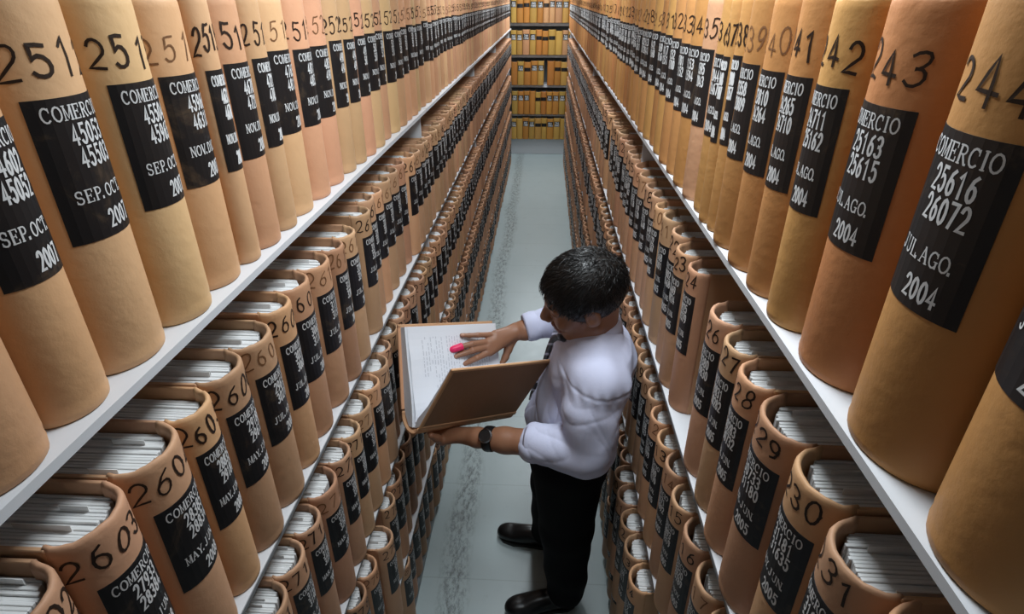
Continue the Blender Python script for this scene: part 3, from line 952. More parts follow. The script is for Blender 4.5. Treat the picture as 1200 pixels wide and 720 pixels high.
def build_head():
    f = Field(HC - .26, HC + np.array([.24, .24, .24]), .004)
    e = lambda c, r, **k: f.ell(hp(*c), np.array(r) * HS, HR, **k)
    c = lambda a, b, ra, rb, **k: f.cone(hp(*a), hp(*b), ra * HS, rb * HS, **k)
    e((-.012, 0, .030), (.097, .076, .086), k=.02)
    e((.036, 0, -.030), (.056, .060, .080), k=.03)
    for s in (-1, 1):
        c((-.005, .056 * s, -.062), (.055, .020 * s, -.104), .018, .018, k=.025)
        e((.060, .040 * s, -.028), (.026, .024, .024), k=.02)           # cheeks
        c((.082, .012 * s, .024), (.070, .048 * s, .022), .011, .010, k=.014)   # brow
        e((.096, .031 * s, .006), (.014, .018, .012), k=.010, cut=True)   # eye socket
    e((.070, 0, -.102), (.022, .024, .018), k=.02)
    c((.086, 0, .016), (.110, 0, -.024), .008, .0125, k=.012)
    for s in (-1, 1): e((.100, .011 * s, -.030), (.011, .009, .008), k=.006)
    c((.088, -.020, -.064), (.095, 0, -.060), .006, .0075, k=.006); c((.088, .020, -.064), (.095, 0, -.060), .006, .0075, k=.006)
    c((.086, -.016, -.077), (.092, 0, -.076), .007, .008, k=.006); c((.086, .016, -.077), (.092, 0, -.076), .007, .008, k=.006)
    c((.100, -.022, -.069), (.100, .022, -.069), .0022, .0022, k=.003, cut=True)
    for s in (-1, 1):
        e((-.010, .079 * s, -.004), (.020, .009, .033), k=.008)
        e((-.006, .088 * s, .000), (.011, .006, .019), k=.006, cut=True)
        e((.002, .078 * s, -.022), (.009, .008, .011), k=.006)
    # neck and a little of the chest below it
    f.cone(hp(-.035, 0, -.03), (.180, 1.615, 1.44), .064, .068, k=.03)
    return f.mesh()

# hands
PF0 = np.array([-.4577, 1.5815, 1.144]); PA = np.array([.7468, .6027, -.2812]); PU = np.array([-.0834, .5043, .8595]); PN = np.array([.6598, -.6184, .4269])
RF = {'pinky': [(-.277, 1.822, 1.308), (-.250, 1.830, 1.303), (-.220, 1.838, 1.301), (-.158, 1.874, 1.283)],
      'ring': [(-.306, 1.771, 1.277), (-.274, 1.789, 1.280), (-.239, 1.803, 1.283), (-.178, 1.848, 1.268)],
      'middle': [(-.294, 1.766, 1.252), (-.265, 1.782, 1.255), (-.235, 1.793, 1.262), (-.182, 1.835, 1.254)],
      'index': [(-.265, 1.772, 1.216), (-.244, 1.781, 1.223), (-.220, 1.789, 1.233), (-.176, 1.828, 1.236)]}
RW = np.array((-.082, 1.926, 1.270))
RADII = {'pinky': (.0078, .0088, .0095, .0115), 'ring': (.0090, .0102, .0110, .013), 'middle': (.0092, .0104, .0112, .013), 'index': (.0090, .0102, .0110, .013)}
RELB = np.array((.130, 1.985, 1.315))

def build_right_hand():
    f = Field((-.36, 1.70, 1.10), (.16, 2.08, 1.42), .0028)
    f.cone(RELB, RW + np.array((.03, .002, .004)), .050, .036, k=.02)
    f.cone(RW + np.array((.03, .002, .004)), RW, .036, .031, k=.02)
    for nm in RF:                                            # metacarpals make the back of the hand
        m = np.array(RF[nm][3])
        f.cone(RW + (m - RW) * .05, m, .023, .0155, k=.016)
        f.cone(RW + (m - RW) * .3 - PN * .010, m - PN * .008, .020, .013, k=.014)
    ms = [np.array(RF[n][3]) for n in ('pinky', 'ring', 'middle', 'index')]
    for i in range(3): f.cone(ms[i] - PN * .004, ms[i + 1] - PN * .004, .0115, .0115, k=.006)
    th = [(-.100, 1.908, 1.243), (-.112, 1.893, 1.208), (-.122, 1.880, 1.180), (-.134, 1.868, 1.160)]
    f.chain(th, (.022, .0155, .0130, .0105), k=.008)
    for nm in RF:
        p, r = RF[nm][::-1], RADII[nm][::-1]
        f.chain(p, r, k=.004)
    return f.mesh()

LW_ = np.array((-.185, 1.510, 1.098))                                    # left wrist
BA, BN, BU = PA, np.array([.628, -.778, 0.0]), np.array([.2188, .1766, .9597])
BS = np.array([-.421, 1.536, 1.144])
lp = lambda a, n, u: BS + BA * a + BN * n + BU * u
LELB = np.array((.155, 1.420, 1.150))
def build_left_hand():
    f = Field((-.50, 1.38, .93), (.24, 1.80, 1.26), .0028)
    f.cone(LELB, LW_ + (LELB - LW_) * .25, .053, .041, k=.02)
    f.cone(LW_ + (LELB - LW_) * .25, LW_, .041, .034, k=.02)
    us = -.078
    base = [lp(.105, -.005, us + .004), lp(.130, -.012, us), lp(.156, -.014, us - .002), lp(.181, -.010, us - .002)]
    for m in base:
        f.cone(LW_ + (m - LW_) * .08, m, .025, .016, k=.018)
    for i in range(3): f.cone(base[i], base[i + 1], .014, .014, k=.008)
    for i, m in enumerate(base):                             # fingers curl up round the far cover
        a = (.098, .127, .156, .184)[i]
        L = (.9, 1.0, 1.05, .95)[i]
        pts = [m, lp(a, -.060 * L, us + .006), lp(a, -.088 * L, us + .032), lp(a, -.100 * L, us + .058)]
        f.chain(pts, (.0135, .0115, .0105, .009), k=.004)
    f.chain([LW_ + (base[0] - LW_) * .3 + BU * .004, lp(.110, .058, us + .012), lp(.078, .062, us + .030), lp(.052, .064, us + .046)], (.022, .016, .013, .0105), k=.008)
    return f.mesh()

HIPL, HIPR = np.array((.125, 1.665, .90)), np.array((.125, 1.855, .90))
KNL, KNR = np.array((.135, 1.700, .49)), np.array((.090, 1.945, .49))
ANL, ANR = np.array((.150, 1.710, .09)), np.array((.075, 2.030, .09))
LSH, RSH = np.array((.180, 1.440, 1.370)), np.array((.150, 1.835, 1.390))
def build_torso_legs():
    f = Field((-.14, 1.28, .02), (.38, 2.16, 1.52), .008)
    for z, cx, cy, r in ((.92, .125, 1.76, .11), (1.1, .13, 1.72, .10), (1.27, .16, 1.68, .10)):
        f.ell((cx, cy, z), (r, r * 1.55, .17), k=.05)
    f.cone(LSH, RSH, .058, .058, k=.05)
    f.cone(LSH, LELB, .052, .044, k=.03); f.cone(RSH, RELB, .052, .044, k=.03)
    f.chain((HIPL, KNL, ANL), (.085, .06, .042), k=.03); f.chain((HIPR, KNR, ANR), (.085, .06, .042), k=.03)
    for a, d in ((ANL, (-.19, -.05)), (ANR, (-.19, .015))):
        f.cone(a + np.array((0, 0, -.03)), a + np.array((d[0], d[1], -.055)), .035, .024, k=.02)
    return f.mesh()

V, F = join([build_head(), build_right_hand(), build_left_hand(), build_torso_legs()])
body = mesh_obj('body', V - MP, F.tolist(), [SKIN_M, LIP_M], man, smooth=True)
md = body.modifiers.new('smooth', 'SMOOTH'); md.factor = .5; md.iterations = 2
cen = np.array([p.center for p in body.data.polygons]) + MP
loc = (cen - HC) @ HR / HS
lipm = (np.abs(loc[:, 1]) < .026) & (loc[:, 2] < -.054) & (loc[:, 2] > -.084) & (loc[:, 0] > .084)
body.data.polygons.foreach_set('material_index', lipm.astype(int).tolist())

def rel(o):
    """mesh given in world coordinates, object parented to the man"""
    o.data.transform(Matrix.Translation((-MP[0], -MP[1], -MP[2])))
    return o

# eyes, brows
def uv_ball(c, r, R=np.eye(3), nu=14, nv=8):
    v, f = [], []
    for i in range(nv + 1):
        th = PI * i / nv
        for j in range(nu):
            ph = 2 * PI * j / nu
            v.append(np.array(c) + R @ (np.array([math.cos(ph) * math.sin(th), math.sin(ph) * math.sin(th), math.cos(th)]) * np.array(r)))
    for i in range(nv):
        for j in range(nu):
            a, b2 = i * nu + j, i * nu + (j + 1) % nu
            f.append((a, a + nu, b2 + nu, b2))
    return v, f
EYEW, IRIS = plain('eye_white', srgb(222, 214, 206), .2), plain('iris', srgb(36, 22, 14), .15)
for s in (-1, 1):
    b = MB()
    v, f = uv_ball(hp(.075, .031 * s, .003), (.0125 * HS,) * 3); b.add(v, f, 0, True)
    v, f = uv_ball(hp(.0845, .030 * s, -.001), (.0045 * HS, .0060 * HS, .0060 * HS), HR); b.add(v, f, 1, True)
    rel(b.build('eye', [EYEW, IRIS], man))
    b = MB()
    v, f = uv_ball(hp(.0745, .031 * s, .0055), (.0138 * HS, .0160 * HS, .0105 * HS), HR); b.add(v, f, 0, True)
    rel(b.build('eyelid', [SKIN_M], man))

def strand(b, pts, w, nrm, m=0):
    """thin three-sided tapering hair"""
    n = len(pts)
    V = []
    for i, p in enumerate(pts):
        d = (pts[min(i + 1, n - 1)] - pts[max(i - 1, 0)]); d = d / (np.linalg.norm(d) + 1e-9)
        sd = np.cross(d, nrm); sd /= (np.linalg.norm(sd) + 1e-9)
        ww = w * (1 - .85 * i / (n - 1))
        V += [p - sd * ww, p + sd * ww, p + nrm * ww * .9]
    F = []
    for i in range(n - 1):
        a = 3 * i
        F += [(a, a + 1, a + 4, a + 3), (a + 1, a + 2, a + 5, a + 4), (a + 2, a, a + 3, a + 5)]
    b.add(V, F, m, True)

def build_hair():
    f = Field(HC - .22, HC + .22, .004)
    f.ell(hp(-.014, 0, .034), np.array((.109, .086, .096)) * HS, HR, k=.01)
    # hairline: clear the face, ears and nape
    f.ell(hp(.105, 0, -.040), np.array((.088, .11, .108)) * HS, HR, k=.012, cut=True)
    f.ell(hp(-.02, 0, -.150), np.array((.16, .13, .115)) * HS, HR, k=.012, cut=True)
    for s in (-1, 1): f.ell(hp(.0, .095 * s, -.012), np.array((.032, .028, .034)) * HS, HR, k=.008, cut=True)
    V, F = f.mesh()
    b = MB()
    b.add(V, F.tolist(), 0, True)
    rng = np.random.default_rng(4)
    L = (V - HC) @ HR / HS
    cen = np.array([-.014, 0, .034]); rad = np.array([.109, .086, .096])
    q = (L - cen) / rad
    shell = np.nonzero(np.linalg.norm(q, axis=1) > .985)[0]
    crown = np.array([-.06, .012, .118])
    for k in rng.choice(shell, 4200, replace=len(shell) < 4200):
        p = L[k] + rng.normal(0, .0015, 3)
        n = (p - cen) / rad ** 2; n /= np.linalg.norm(n)
        d = p - crown + np.array([.045, 0, 0]) * (1 if p[2] > .05 else .3) + rng.normal(0, .034, 3)
        d -= n * (d @ n); d /= (np.linalg.norm(d) + 1e-9)
        ln = rng.uniform(.018, .034) * (1.0 if p[2] > .03 else .6)
        lift = rng.uniform(.10, .60)
        pts, pos = [], p - n * .002
        for i in range(5):
            pts.append(HC + HR @ pos * HS)
            nn = (pos - cen) / rad ** 2; nn /= np.linalg.norm(nn)
            dd = d - nn * (d @ nn) + nn * (lift * (1 - .5 * i))
            dd /= np.linalg.norm(dd)
            pos = pos + dd * ln / 4
        strand(b, pts, .0015, HR @ n)
    return rel(b.build('hair', [HAIR_M], man))
build_hair()
b = MB()
rng_ = np.random.default_rng(8)
for s in (-1, 1):
    for k in range(70):
        t_ = rng_.random()
        p = np.array([.0895 - .016 * t_ ** 2 * 1.1, s * (.014 + .034 * t_), .026 + .004 * math.sin(t_ * PI) + rng_.normal(0, .0016)])
        d = np.array([-.25, s * .9, .1 - .3 * t_ + rng_.normal(0, .25)]); d /= np.linalg.norm(d)
        strand(b, [HC + HR @ (p + d * .009 * i / 2 + np.array([.001, 0, 0])) * HS for i in range(3)], .0009, Fh)
rel(b.build('eyebrows', [HAIR_M], man))

# shirt
SHZ = [.87, .925, .985, 1.04, 1.1, 1.2, 1.3, 1.38, 1.425, 1.455, 1.48]
SHC = [(.118, 1.755), (.118, 1.757), (.118, 1.750), (.122, 1.732), (.130, 1.712), (.152, 1.690), (.174, 1.663), (.188, 1.645), (.190, 1.635), (.186, 1.628), (.182, 1.624)]
SHR = [(.118, .172), (.130, .190), (.152, .214), (.147, .206), (.138, .202), (.132, .208), (.134, .218), (.126, .214), (.106, .160), (.078, .100), (.070, .078)]
def fold(X, Y, Z):
    return (.0045 * np.sin(38 * Y + 9 * np.sin(5 * Z) + 14 * Z) * np.clip((1.05 - Z) / .2, 0, 1)
            + .0030 * np.sin(30 * Z + 16 * X + 12 * Y + 2 * np.sin(17 * Y)) + .0022 * np.sin(46 * X - 31 * Z + 24 * Y))
def loft(X, Y, Z):
    z = Z
    cx = np.interp(z, SHZ, [c[0] for c in SHC]); cy = np.interp(z, SHZ, [c[1] for c in SHC])
    rx = np.interp(z, SHZ, [r[0] for r in SHR]); ry = np.interp(z, SHZ, [r[1] for r in SHR])
    dx, dy = X - cx, Y - cy
    ang = .06
    px, py = dx * math.cos(ang) + dy * math.sin(ang), -dx * math.sin(ang) + dy * math.cos(ang)
    e = (np.abs(px / rx) ** 2.3 + np.abs(py / ry) ** 2.3 + 1e-9) ** (1 / 2.3)
    d = (e - 1) * np.minimum(rx, ry) * .85
    return np.maximum(np.maximum(d, (Z - 1.485)), (.895 - Z)) + 0 * X
LCUFF = LELB + (LW_ - LELB) * .44
RCUFF = RELB + (RW - RELB) * .70
def build_shirt():
    f = Field((-.14, 1.26, .84), (.42, 2.16, 1.56), .004)
    f.put(loft, (-.14, 1.26, .78), (.42, 2.16, 1.56), k=.004)
    f.cone(LSH + np.array((.004, .06, .0)), RSH + np.array((0, -.03, 0)), .084, .084, k=.04)
    ul = (LELB - LSH)
    f.cone((.188, 1.575, 1.420), LSH + np.array((.004, .01, .012)), .062, .070, k=.05)
    f.cone(LSH, LSH + ul * .35, .074, .082, k=.045)
    f.cone(LSH + ul * .35, LELB + np.array((.010, -.006, -.006)), .085, .080, k=.010)
    f.cone(LELB + np.array((.010, -.006, -.006)), LCUFF, .080, .060, k=.012)
    f.cone(RSH, RELB, .084, .074, k=.03)
    f.cone(RELB, RCUFF, .074, .052, k=.02)
    X = f.ax[0][:, None, None]; Y = f.ax[1][None, :, None]; Z = f.ax[2][None, None, :]
    f.F += fold(X, Y, Z).astype(np.float32)
    # creases on the near sleeve, running round the arm above the elbow
    ax_ = ul / np.linalg.norm(ul)
    t_ = (X - LSH[0]) * ax_[0] + (Y - LSH[1]) * ax_[1] + (Z - LSH[2]) * ax_[2]
    near = np.clip((1.60 - Y) / .06, 0, 1)
    rg = lambda q: 1 - 2 * np.sqrt(np.abs(np.sin(q)) + 1e-6)          # sharp-bottomed creases
    f.F += (.0022 * rg(26 * t_ + 22 * (X - .1) + 1.6 * np.sin(26 * Z) + 1.2 * np.sin(31 * Y)) * np.clip((t_ - .00) / .10, 0, 1) * near).astype(np.float32)
    f.F += (.0018 * rg(15 * t_ - 26 * (X - .1) + 1.5 * np.sin(19 * X + 9 * Z)) * np.clip((t_ + .02) / .08, 0, 1) * near).astype(np.float32)
    # sleeve seam and the gathers below it
    f.F += (.0026 * np.exp(-((t_ + .020 - .02 * np.sin(9 * X)) / .005) ** 2) * near).astype(np.float32)
    f.F += (.0022 * np.sin(190 * X + 30 * Z) * np.exp(-((t_ - .004) / .022) ** 2) * near).astype(np.float32)
    # drag lines across the chest and back, pouching above the belt
    f.F += (.0026 * rg(13 * Z + 17 * X + 9 * Y + 1.3 * np.sin(14 * Y)) * np.clip((1.36 - Z) / .15, 0, 1)).astype(np.float32)
    f.F += (.0034 * rg(21 * Y + 12 * X + 1.5 * np.sin(12 * Z)) * np.clip((1.10 - Z) / .12, 0, 1)).astype(np.float32)
    return f.mesh()
V, F = build_shirt()
shirt = mesh_obj('shirt', V, F.tolist(), [SHIRT_M], man, smooth=True); rel(shirt)
md = shirt.modifiers.new('smooth', 'SMOOTH'); md.factor = .5; md.iterations = 2

def ring_tube(c, axis, R, r, sq=1.0, length=.04, n=28, m=8, wob=0.0):
    """rolled cuff: a thick band round an arm"""
    axis = np.array(axis) / np.linalg.norm(axis)
    e1 = np.cross(axis, [0, 0, 1.0]); e1 /= np.linalg.norm(e1); e2 = np.cross(axis, e1)
    v, f = [], []
    for i in range(n):
        a = 2 * PI * i / n
        d = e1 * math.cos(a) + e2 * math.sin(a)
        for j in range(m):
            q = 2 * PI * j / m
            v.append(np.array(c) + d * (R + r * math.cos(q) + wob * math.sin(5 * a)) + axis * (length / 2 * math.sin(q)))
    for i in range(n):
        for j in range(m):
            f.append((i * m + j, i * m + (j + 1) % m, ((i + 1) % n) * m + (j + 1) % m, ((i + 1) % n) * m + j))
    return v, f
for c, ax_, R in ((LCUFF, LW_ - LELB, .056), (RCUFF + np.array((-.004, 0, 0)), RW - RELB, .049)):
    b = MB()
    v, f = ring_tube(c, ax_, R, .009, length=.062, wob=.0012); b.add(v, f, 0, True)
    o = rel(b.build('cuff', [SHIRT_M], man)); fix_normals(o)

# collar
def build_collar():
    b = MB()
    c0, c1 = np.array((.182, 1.624, 1.450)), np.array((.176, 1.616, 1.512))
    axn = (c1 - c0) / np.linalg.norm(c1 - c0)
    fr = np.array((-1.0, 0, 0)); fr -= axn * (fr @ axn); fr /= np.linalg.norm(fr)
    sd = np.cross(axn, fr)
    n = 30
    V = []
    prof = [(.083, .0), (.090, .002), (.084, .040), (.079, .062), (.074, .062), (.075, .03)]
    for i in range(n + 1):
        a = math.radians(10 + 340 * i / n)
        d = fr * math.cos(a) + sd * math.sin(a)
        pt = max(0, math.cos(a)) ** 3
        for r, h in prof:
            V.append(c0 + d * (r + .012 * pt * (1 if h < .01 else 0)) + axn * (h - .030 * pt * (1 if h < .01 else .55)))
    m = len(prof)
    F = [(i * m + j, (i + 1) * m + j, (i + 1) * m + (j + 1) % m, i * m + (j + 1) % m) for i in range(n) for j in range(m)]
    F += [tuple(range(m)), tuple(range(n * m, n * m + m))]
    b.add(V, F, 0, True)
    o = rel(b.build('collar', [SHIRT_M], man)); fix_normals(o)
build_collar()

# tie
TIE_M, nt, bs = new_mat('tie_silk')
tc = node(nt, 'ShaderNodeTexCoord'); mp = node(nt, 'ShaderNodeMapping'); mp.inputs['Rotation'].default_value = (math.radians(32), 0, 0)
wv = node(nt, 'ShaderNodeTexWave', bands_direction='Z', i_Scale=9.0); nt.links.new(tc.outputs['Object'], mp.inputs[0]); nt.links.new(mp.outputs[0], wv.inputs['Vector'])
rp = node(nt, 'ShaderNodeMapRange', i_1=.86, i_2=.92); nt.links.new(wv.outputs['Fac'], rp.inputs[0])
mx = node(nt, 'ShaderNodeMix', data_type='RGBA'); nt.links.new(rp.outputs[0], mx.inputs[0]); mx.inputs[6].default_value = srgb(22, 22, 34); mx.inputs[7].default_value = srgb(170, 170, 190)
nt.links.new(mx.outputs[2], bs.inputs['Base Color']); bs.inputs['Roughness'].default_value = .4
def build_tie():
    b = MB()
    path = [((.088, 1.612, 1.452), .020), ((.080, 1.618, 1.432), .022)]
    for z, phi, w in ((1.405, 10, .028), (1.37, 17, .033), (1.31, 23, .037), (1.22, 28, .041), (1.12, 31, .045), (1.03, 33, .046), (.985, 34, .004)):
        cx = np.interp(z, SHZ, [c[0] for c in SHC]); cy = np.interp(z, SHZ, [c[1] for c in SHC])
        rx = np.interp(z, SHZ, [r[0] for r in SHR]); ry = np.interp(z, SHZ, [r[1] for r in SHR])
        q_ = math.radians(phi)
        path.append(((cx - (rx + .010) * math.cos(q_) ** .87, cy + ry * math.sin(q_) ** .87, z), w))
    V = []
    for (p, w) in path:
        p = np.array(p)
        for s_, dx in ((-1, .004), (0, -.005), (1, .004), (0, .006)):
            V.append(p + np.array((dx - .006, s_ * w * 1.2, 0)))
    F = []
    for i in range(len(path) - 1):
        for j in range(4): F.append((4 * i + j, 4 * i + 4 + j, 4 * i + 4 + (j + 1) % 4, 4 * i + (j + 1) % 4))
    b.add(V, F, 0, True)
    v, f = uv_ball((.082, 1.612, 1.446), (.022, .026, .022)); b.add(v, f, 0, True)
    o = rel(b.build('tie', [TIE_M], man)); fix_normals(o)
build_tie()

# trousers, belt
def build_trousers():
    f = Field((-.12, 1.46, .0), (.36, 2.18, .97), .006)
    f.ell((.134, 1.752, .885), (.162, .212, .17), k=.03)
    f.chain((HIPL + np.array((.0, .0, -.02)), KNL, ANL + np.array((0, 0, .01))), (.140, .108, .086), k=.03)
    f.chain((HIPR + np.array((.0, -.0, -.02)), KNR, ANR + np.array((0, 0, .01))), (.130, .102, .084), k=.03)
    X = f.ax[0][:, None, None]; Y = f.ax[1][None, :, None]; Z = f.ax[2][None, None, :]
    f.F += (.004 * np.sin(34 * Z + 20 * Y + 11 * X) * np.clip((.5 - Z) / .3, 0, 1)).astype(np.float32)
    f.F = np.maximum(f.F, (.022 - Z) + 0 * X + 0 * Y).astype(np.float32)
    f.F = np.maximum(f.F, (Z - .96) + 0 * X + 0 * Y).astype(np.float32)
    return f.mesh()
V, F = build_trousers()
rel(mesh_obj('trousers', V, F.tolist(), [TROUSER_M], man, smooth=True))

def build_shoe(heel, toe):
    heel, toe = np.array(heel), np.array(toe)
    d = toe - heel; L = np.linalg.norm(d); d /= L
    R = np.stack([d, np.cross([0, 0, 1.0], d), [0, 0, 1.0]], 1)
    lo = np.minimum(heel, toe) - .08; hi = np.maximum(heel, toe) + .08; lo[2] = -.01; hi[2] = .16
    f = Field(lo, hi, .004)
    P = lambda x, y, z: heel + d * x * L + R[:, 1] * y + np.array((0, 0, z))
    f.ell(P(.16, 0, .055), (.062, .042, .052), R, k=.02)
    f.ell(P(.45, 0, .046), (.085, .046, .046), R, k=.03)
    f.ell(P(.72, 0, .038), (.075, .052, .034), R, k=.03)
    f.ell(P(.90, 0, .033), (.040, .038, .026), R, k=.03)
    f.cone(P(.16, 0, .07), P(.18, 0, .12), .044, .042, k=.03)
    Z = f.ax[2][None, None, :]
    f.F = np.maximum(f.F, (.013 - Z) + 0 * f.F).astype(np.float32)
    V, F = f.mesh()
    o = mesh_obj('shoe', V, F.tolist(), [LEATHER_M], man, smooth=True); rel(o)
    # sole outline with a separate heel block
    b = MB()
    out = [(-.02, .030), (.10, .044), (.30, .042), (.50, .045), (.72, .056), (.90, .046), (.985, .022)]
    ring = [(x, y) for x, y in out] + [(x, -y) for x, y in out[::-1]]
    n = len(ring)
    V = [P(x, y, z) for z in (.0005, .014) for x, y in ring]
    b.add(V, [tuple(range(n))[::-1], tuple(range(n, 2 * n))] + [(i, (i + 1) % n, n + (i + 1) % n, n + i) for i in range(n)])
    s = rel(b.build('sole', [plain('shoe_sole', srgb(20, 18, 17), .6)], man))
    s.parent = o
    # laces
    b = MB()
    for k, x in enumerate((.44, .50, .56)):
        pts = [P(x, y, .087 - .20 * (x - .44) - y * y * 9) for y in (-.022, -.011, 0, .011, .022)]
        for i in range(4):
            v, f2 = uv_ball((np.array(pts[i]) + pts[i + 1]) / 2, (.004, .008, .003), R, 6, 4); b.add(v, f2, 0, True)
    s = rel(b.build('laces', [LEATHER_M], man)); s.parent = o
build_shoe((.180, 1.705, 0), (-.105, 1.640, 0))
build_shoe((.125, 2.005, 0), (-.168, 2.060, 0))

# watch on the left wrist
def build_watch():
    c = LW_ + (LELB - LW_) * .10
    ax_ = (LELB - LW_) / np.linalg.norm(LELB - LW_)
    w = empty('wristwatch', (0, 0, 0)); w.parent = man
    b = MB(); v, f = ring_tube(c, ax_, .0395, .004, length=.034, n=32); b.add(v, f, 0, True)
    o = rel(b.build('strap', [WATCH_M], w)); fix_normals(o)
    up = np.array((-.15, -.62, .77)); up -= ax_ * (up @ ax_); up /= np.linalg.norm(up)
    sd = np.cross(up, ax_)
    b = MB(); n = 20
    V = [c + up * h + (ax_ * math.cos(2 * PI * i / n) + sd * math.sin(2 * PI * i / n)) * r for r, h in ((.023, .036), (.024, .046), (.020, .049), (.019, .047)) for i in range(n)]
    F = [(k * n + i, k * n + (i + 1) % n, (k + 1) * n + (i + 1) % n, (k + 1) * n + i) for k in range(3) for i in range(n)] + [tuple(range(3 * n, 4 * n))]
    b.add(V, F, 0); b.m[-1] = 1
    o = rel(b.build('watch_case', [WATCH_S, WATCH_M], w)); fix_normals(o)
build_watch()

# pink rubber thimble on the ring finger of the right hand
def build_thimble():
    p0, p1, p2 = [np.array(p) for p in RF['ring'][:3]]
    d = (p0 - p1) / np.linalg.norm(p0 - p1)
    e1 = np.cross(d, PN); e1 /= np.linalg.norm(e1); e2 = np.cross(d, e1)
    prof = [(-.040, .0128), (-.038, .0142), (-.030, .0138), (-.015, .0132), (-.002, .0124), (.006, .0098), (.010, .0055), (.0115, .001)]
    n = 18
    V = [p0 + d * t_ + (e1 * math.cos(2 * PI * i / n) + e2 * math.sin(2 * PI * i / n)) * r for t_, r in prof for i in range(n)]
    F = [(k * n + i, k * n + (i + 1) % n, (k + 1) * n + (i + 1) % n, (k + 1) * n + i) for k in range(len(prof) - 1) for i in range(n)] + [tuple(range((len(prof) - 1) * n, len(prof) * n))]
    b = MB(); b.add(V, F, 0, True)
    o = rel(b.build('rubber_thimble', [RUBBER_M], man)); fix_normals(o)
    o['label'] = 'bright pink rubber thimble on a fingertip'
build_thimble()
b = MB()
for nm in ('pinky', 'middle', 'index'):
    p0, p1 = np.array(RF[nm][0]), np.array(RF[nm][1])
    d = (p0 - p1) / np.linalg.norm(p0 - p1)
    R = np.stack([d, np.cross(PN, d), PN], 1)
    v, f = uv_ball(p0 + d * .001 + PN * .0072, (.0078, .0056, .0022), R, 10, 6); b.add(v, f, 0, True)
rel(b.build('fingernails', [NAIL_M], man))

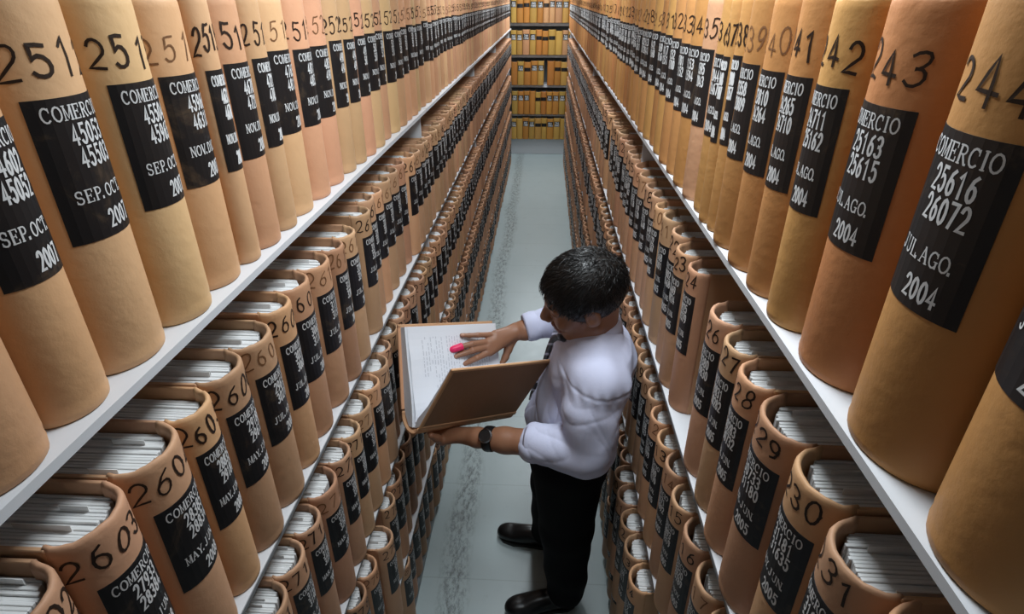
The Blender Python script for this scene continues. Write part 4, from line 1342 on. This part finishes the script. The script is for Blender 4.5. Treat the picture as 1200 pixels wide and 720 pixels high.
# ------------------------------------------------------------------ the volume he reads, open in his hands
def open_volume():
    BL, BD, BW = .405, .293, .117
    a1, a2 = .369, .461
    t = empty('open_volume', tuple(BS))
    tag(t, 'open bound volume with tan covers held in both hands of the man', 'book')
    near = BU * math.cos(a1) + BN * math.sin(a1)
    far = BU * math.cos(a2) - BN * math.sin(a2)
    O_n, O_f = BN * BW / 2, -BN * BW / 2
    def slab(name, o, u, w, x0, x1, y0, y1, th0, th1, mat, bev=.002):
        b = MB(); b.box(x0, x1, y0, y1, th0, th1, bev=bev)
        b.v = [tuple(o + BA * p[0] + u * p[1] + w * p[2]) for p in b.v]
        ob = b.build(name, mat, t); fix_normals(ob); return ob
    wn = np.cross(BA, near); wn *= np.sign(wn @ BN)              # outward of the near cover
    wf = np.cross(BA, far); wf *= -np.sign(wf @ BN)              # outward of the far cover
    BR = cover_mat('open_cover', srgb(156, 116, 88), srgb(140, 102, 76))
    nb = slab('cover_board', O_n, near, wn, 0, BL, .004, BD, 0, .006, BR)
    slab('turned_edge', O_n, near, wn, -.002, BL + .002, BD - .010, BD + .003, -.0015, .0075, MT['tan']).parent = nb
    slab('turned_edge', O_n, near, wn, -.002, .010, .004, BD, -.0015, .0075, MT['tan']).parent = nb
    slab('turned_edge', O_n, near, wn, 0, BL, .0, .016, -.002, .009, MT['tan']).parent = nb
    fb = slab('cover_board', O_f, far, wf, 0, BL, .004, BD, 0, .006, BR)
    slab('turned_edge', O_f, far, wf, -.002, BL + .002, BD - .010, BD + .003, -.0015, .0075, MT['tan']).parent = fb
    slab('turned_edge', O_f, far, wf, -.002, .010, .004, BD, -.0015, .0075, MT['tan']).parent = fb
    # rounded spine, an open gutter of card
    n, V, F = 16, [], []
    sag, th = .045, .007
    for i in range(n + 1):
        q = -PI / 2 + PI * i / n
        for r in (1.0, .86):
            p = BN * (BW / 2 * math.sin(q) * (r + (1 - r) * .35)) - BU * (sag * math.cos(q) * r)
            for x in (-.001, BL + .001): V.append(p + BA * x)
    for i in range(n):
        a = 4 * i
        F += [(a, a + 1, a + 5, a + 4), (a + 2, a + 6, a + 7, a + 3), (a, a + 4, a + 6, a + 2), (a + 1, a + 3, a + 7, a + 5)]
    F += [(0, 2, 3, 1), (4 * n, 4 * n + 1, 4 * n + 3, 4 * n + 2)]
    b = MB(); b.add(V, F, 0, True); o = b.build('spine', MT['tan'], t); fix_normals(o)
    # page blocks: profile in the plane across the spine, run along it
    def block(name, prof, x0, x1, mats):
        V, F, mi = [], [], []
        m = len(prof)
        nx = 12
        for i in range(nx + 1):
            x = x0 + (x1 - x0) * i / nx
            for p in prof: V.append(p + BA * x)
        for i in range(nx):
            for j in range(m):
                F.append((i * m + j, (i + 1) * m + j, (i + 1) * m + (j + 1) % m, i * m + (j + 1) % m))
        F += [tuple(range(m)), tuple(range(nx * m, nx * m + m))]
        b = MB(); b.add(V, F, 0, False)
        o = b.build(name, mats, t); fix_normals(o); return o
    inn = -wf
    def bez(p, n):
        r = []
        for i in range(n + 1):
            t_ = i / n
            r.append(p[0] * (1 - t_) ** 3 + p[1] * 3 * t_ * (1 - t_) ** 2 + p[2] * 3 * t_ ** 2 * (1 - t_) + p[3] * t_ ** 3)
        return r
    pg_top = bez([-BU * .026 + BN * .010, BU * .020 - BN * .004, O_f + far * .075 + inn * .052, O_f + far * .150 + inn * .040], 9)
    pg_top += [O_f + far * (.150 + .136 * i / 6) + inn * (.040 - .010 * i / 6) for i in range(1, 7)]
    pg_under = [-BU * .034 - BN * .012, O_f * .8 - BU * .010] + [O_f + far * d + inn * .001 for d in (.02, .10, .20, .286)]
    pageset = block('page_block', pg_under + pg_top[::-1], .008, BL - .006, PAGES_OPEN)
    # sheets still on the near side, turned up inside the near cover
    nu_ = [O_n + near * d - wn * .001 for d in (.012, .10, .20, .282)]
    nt_ = [-BU * .022 + BN * .022, BN * .030 + BU * .02, O_n + near * .09 - wn * .020, O_n + near * .20 - wn * .014, O_n + near * .282 - wn * .012]
    block('page_block', nu_ + nt_[::-1], .008, BL - .006, PAGES_OPEN)
    # top sheet of the far stack, printed, gently curled
    V, F, mi = [], [], []
    nx = 24
    tops = pg_top[1:]
    m = len(tops)
    for i in range(nx + 1):
        x = .016 + (BL - .030) * i / nx
        for j, p in enumerate(tops):
            V.append(p + BA * x + (-wf) * (.0016 + .0022 * math.sin(j * .9) * (1 - i / nx) + .003 * (1 - i / nx) ** 3))
    for i in range(nx):
        for j in range(m - 1): F.append((i * m + j, (i + 1) * m + j, (i + 1) * m + j + 1, i * m + j + 1)); mi.append(0)
    sheet_n = len(V)
    def on_sheet(u, v):
        gi = u * nx; gj = v * (m - 1)
        i0, j0 = min(nx - 1, int(gi)), min(m - 2, int(gj))
        fu, fv = gi - i0, gj - j0
        q = lambda a, b_: np.array(V[a * m + b_])
        return (q(i0, j0) * (1 - fu) + q(i0 + 1, j0) * fu) * (1 - fv) + (q(i0, j0 + 1) * (1 - fu) + q(i0 + 1, j0 + 1) * fu) * fv + (-wf) * .0006
    rng = random.Random(3)
    # columns of typed lines: rows of short marks across the page, read from the top of the sheet
    TV, TF = [], []
    for r in range(26):
        u = .14 + r * .030
        v = .34 if r > 3 else .46
        end = .88 if r % 9 != 8 else .6
        while v < end:
            w = rng.uniform(.018, .055)
            if u < .95 and rng.random() < .86:
                c = [(u, v), (u + .0085, v), (u + .0085, min(v + w, end)), (u, min(v + w, end))]
                b0 = len(TV)
                TV += [on_sheet(*q) for q in c]
                TF.append((b0, b0 + 1, b0 + 2, b0 + 3))
            v += w + .014
    F += [tuple(sheet_n + i for i in q) for q in TF]
    mi += [1] * len(TF)
    o = mesh_obj('top_sheet', V + TV, F, [PAPER, plain('typed_text', srgb(198, 200, 208), .7)], t, midx=mi)
    # loose papers hanging out below the spine
    slab('loose_sheet', -BN * .03, -BU * .9 + BN * .3, BN, .02, .12, .035, .060, -.0008, .0008, PAPER, bev=.0003)
    # shift the meshes so the thing's origin is the spine
PAGES_OPEN = plain('open_page_edges', srgb(222, 224, 230), .75, .2, bump=.5, bscale=250)
open_volume()
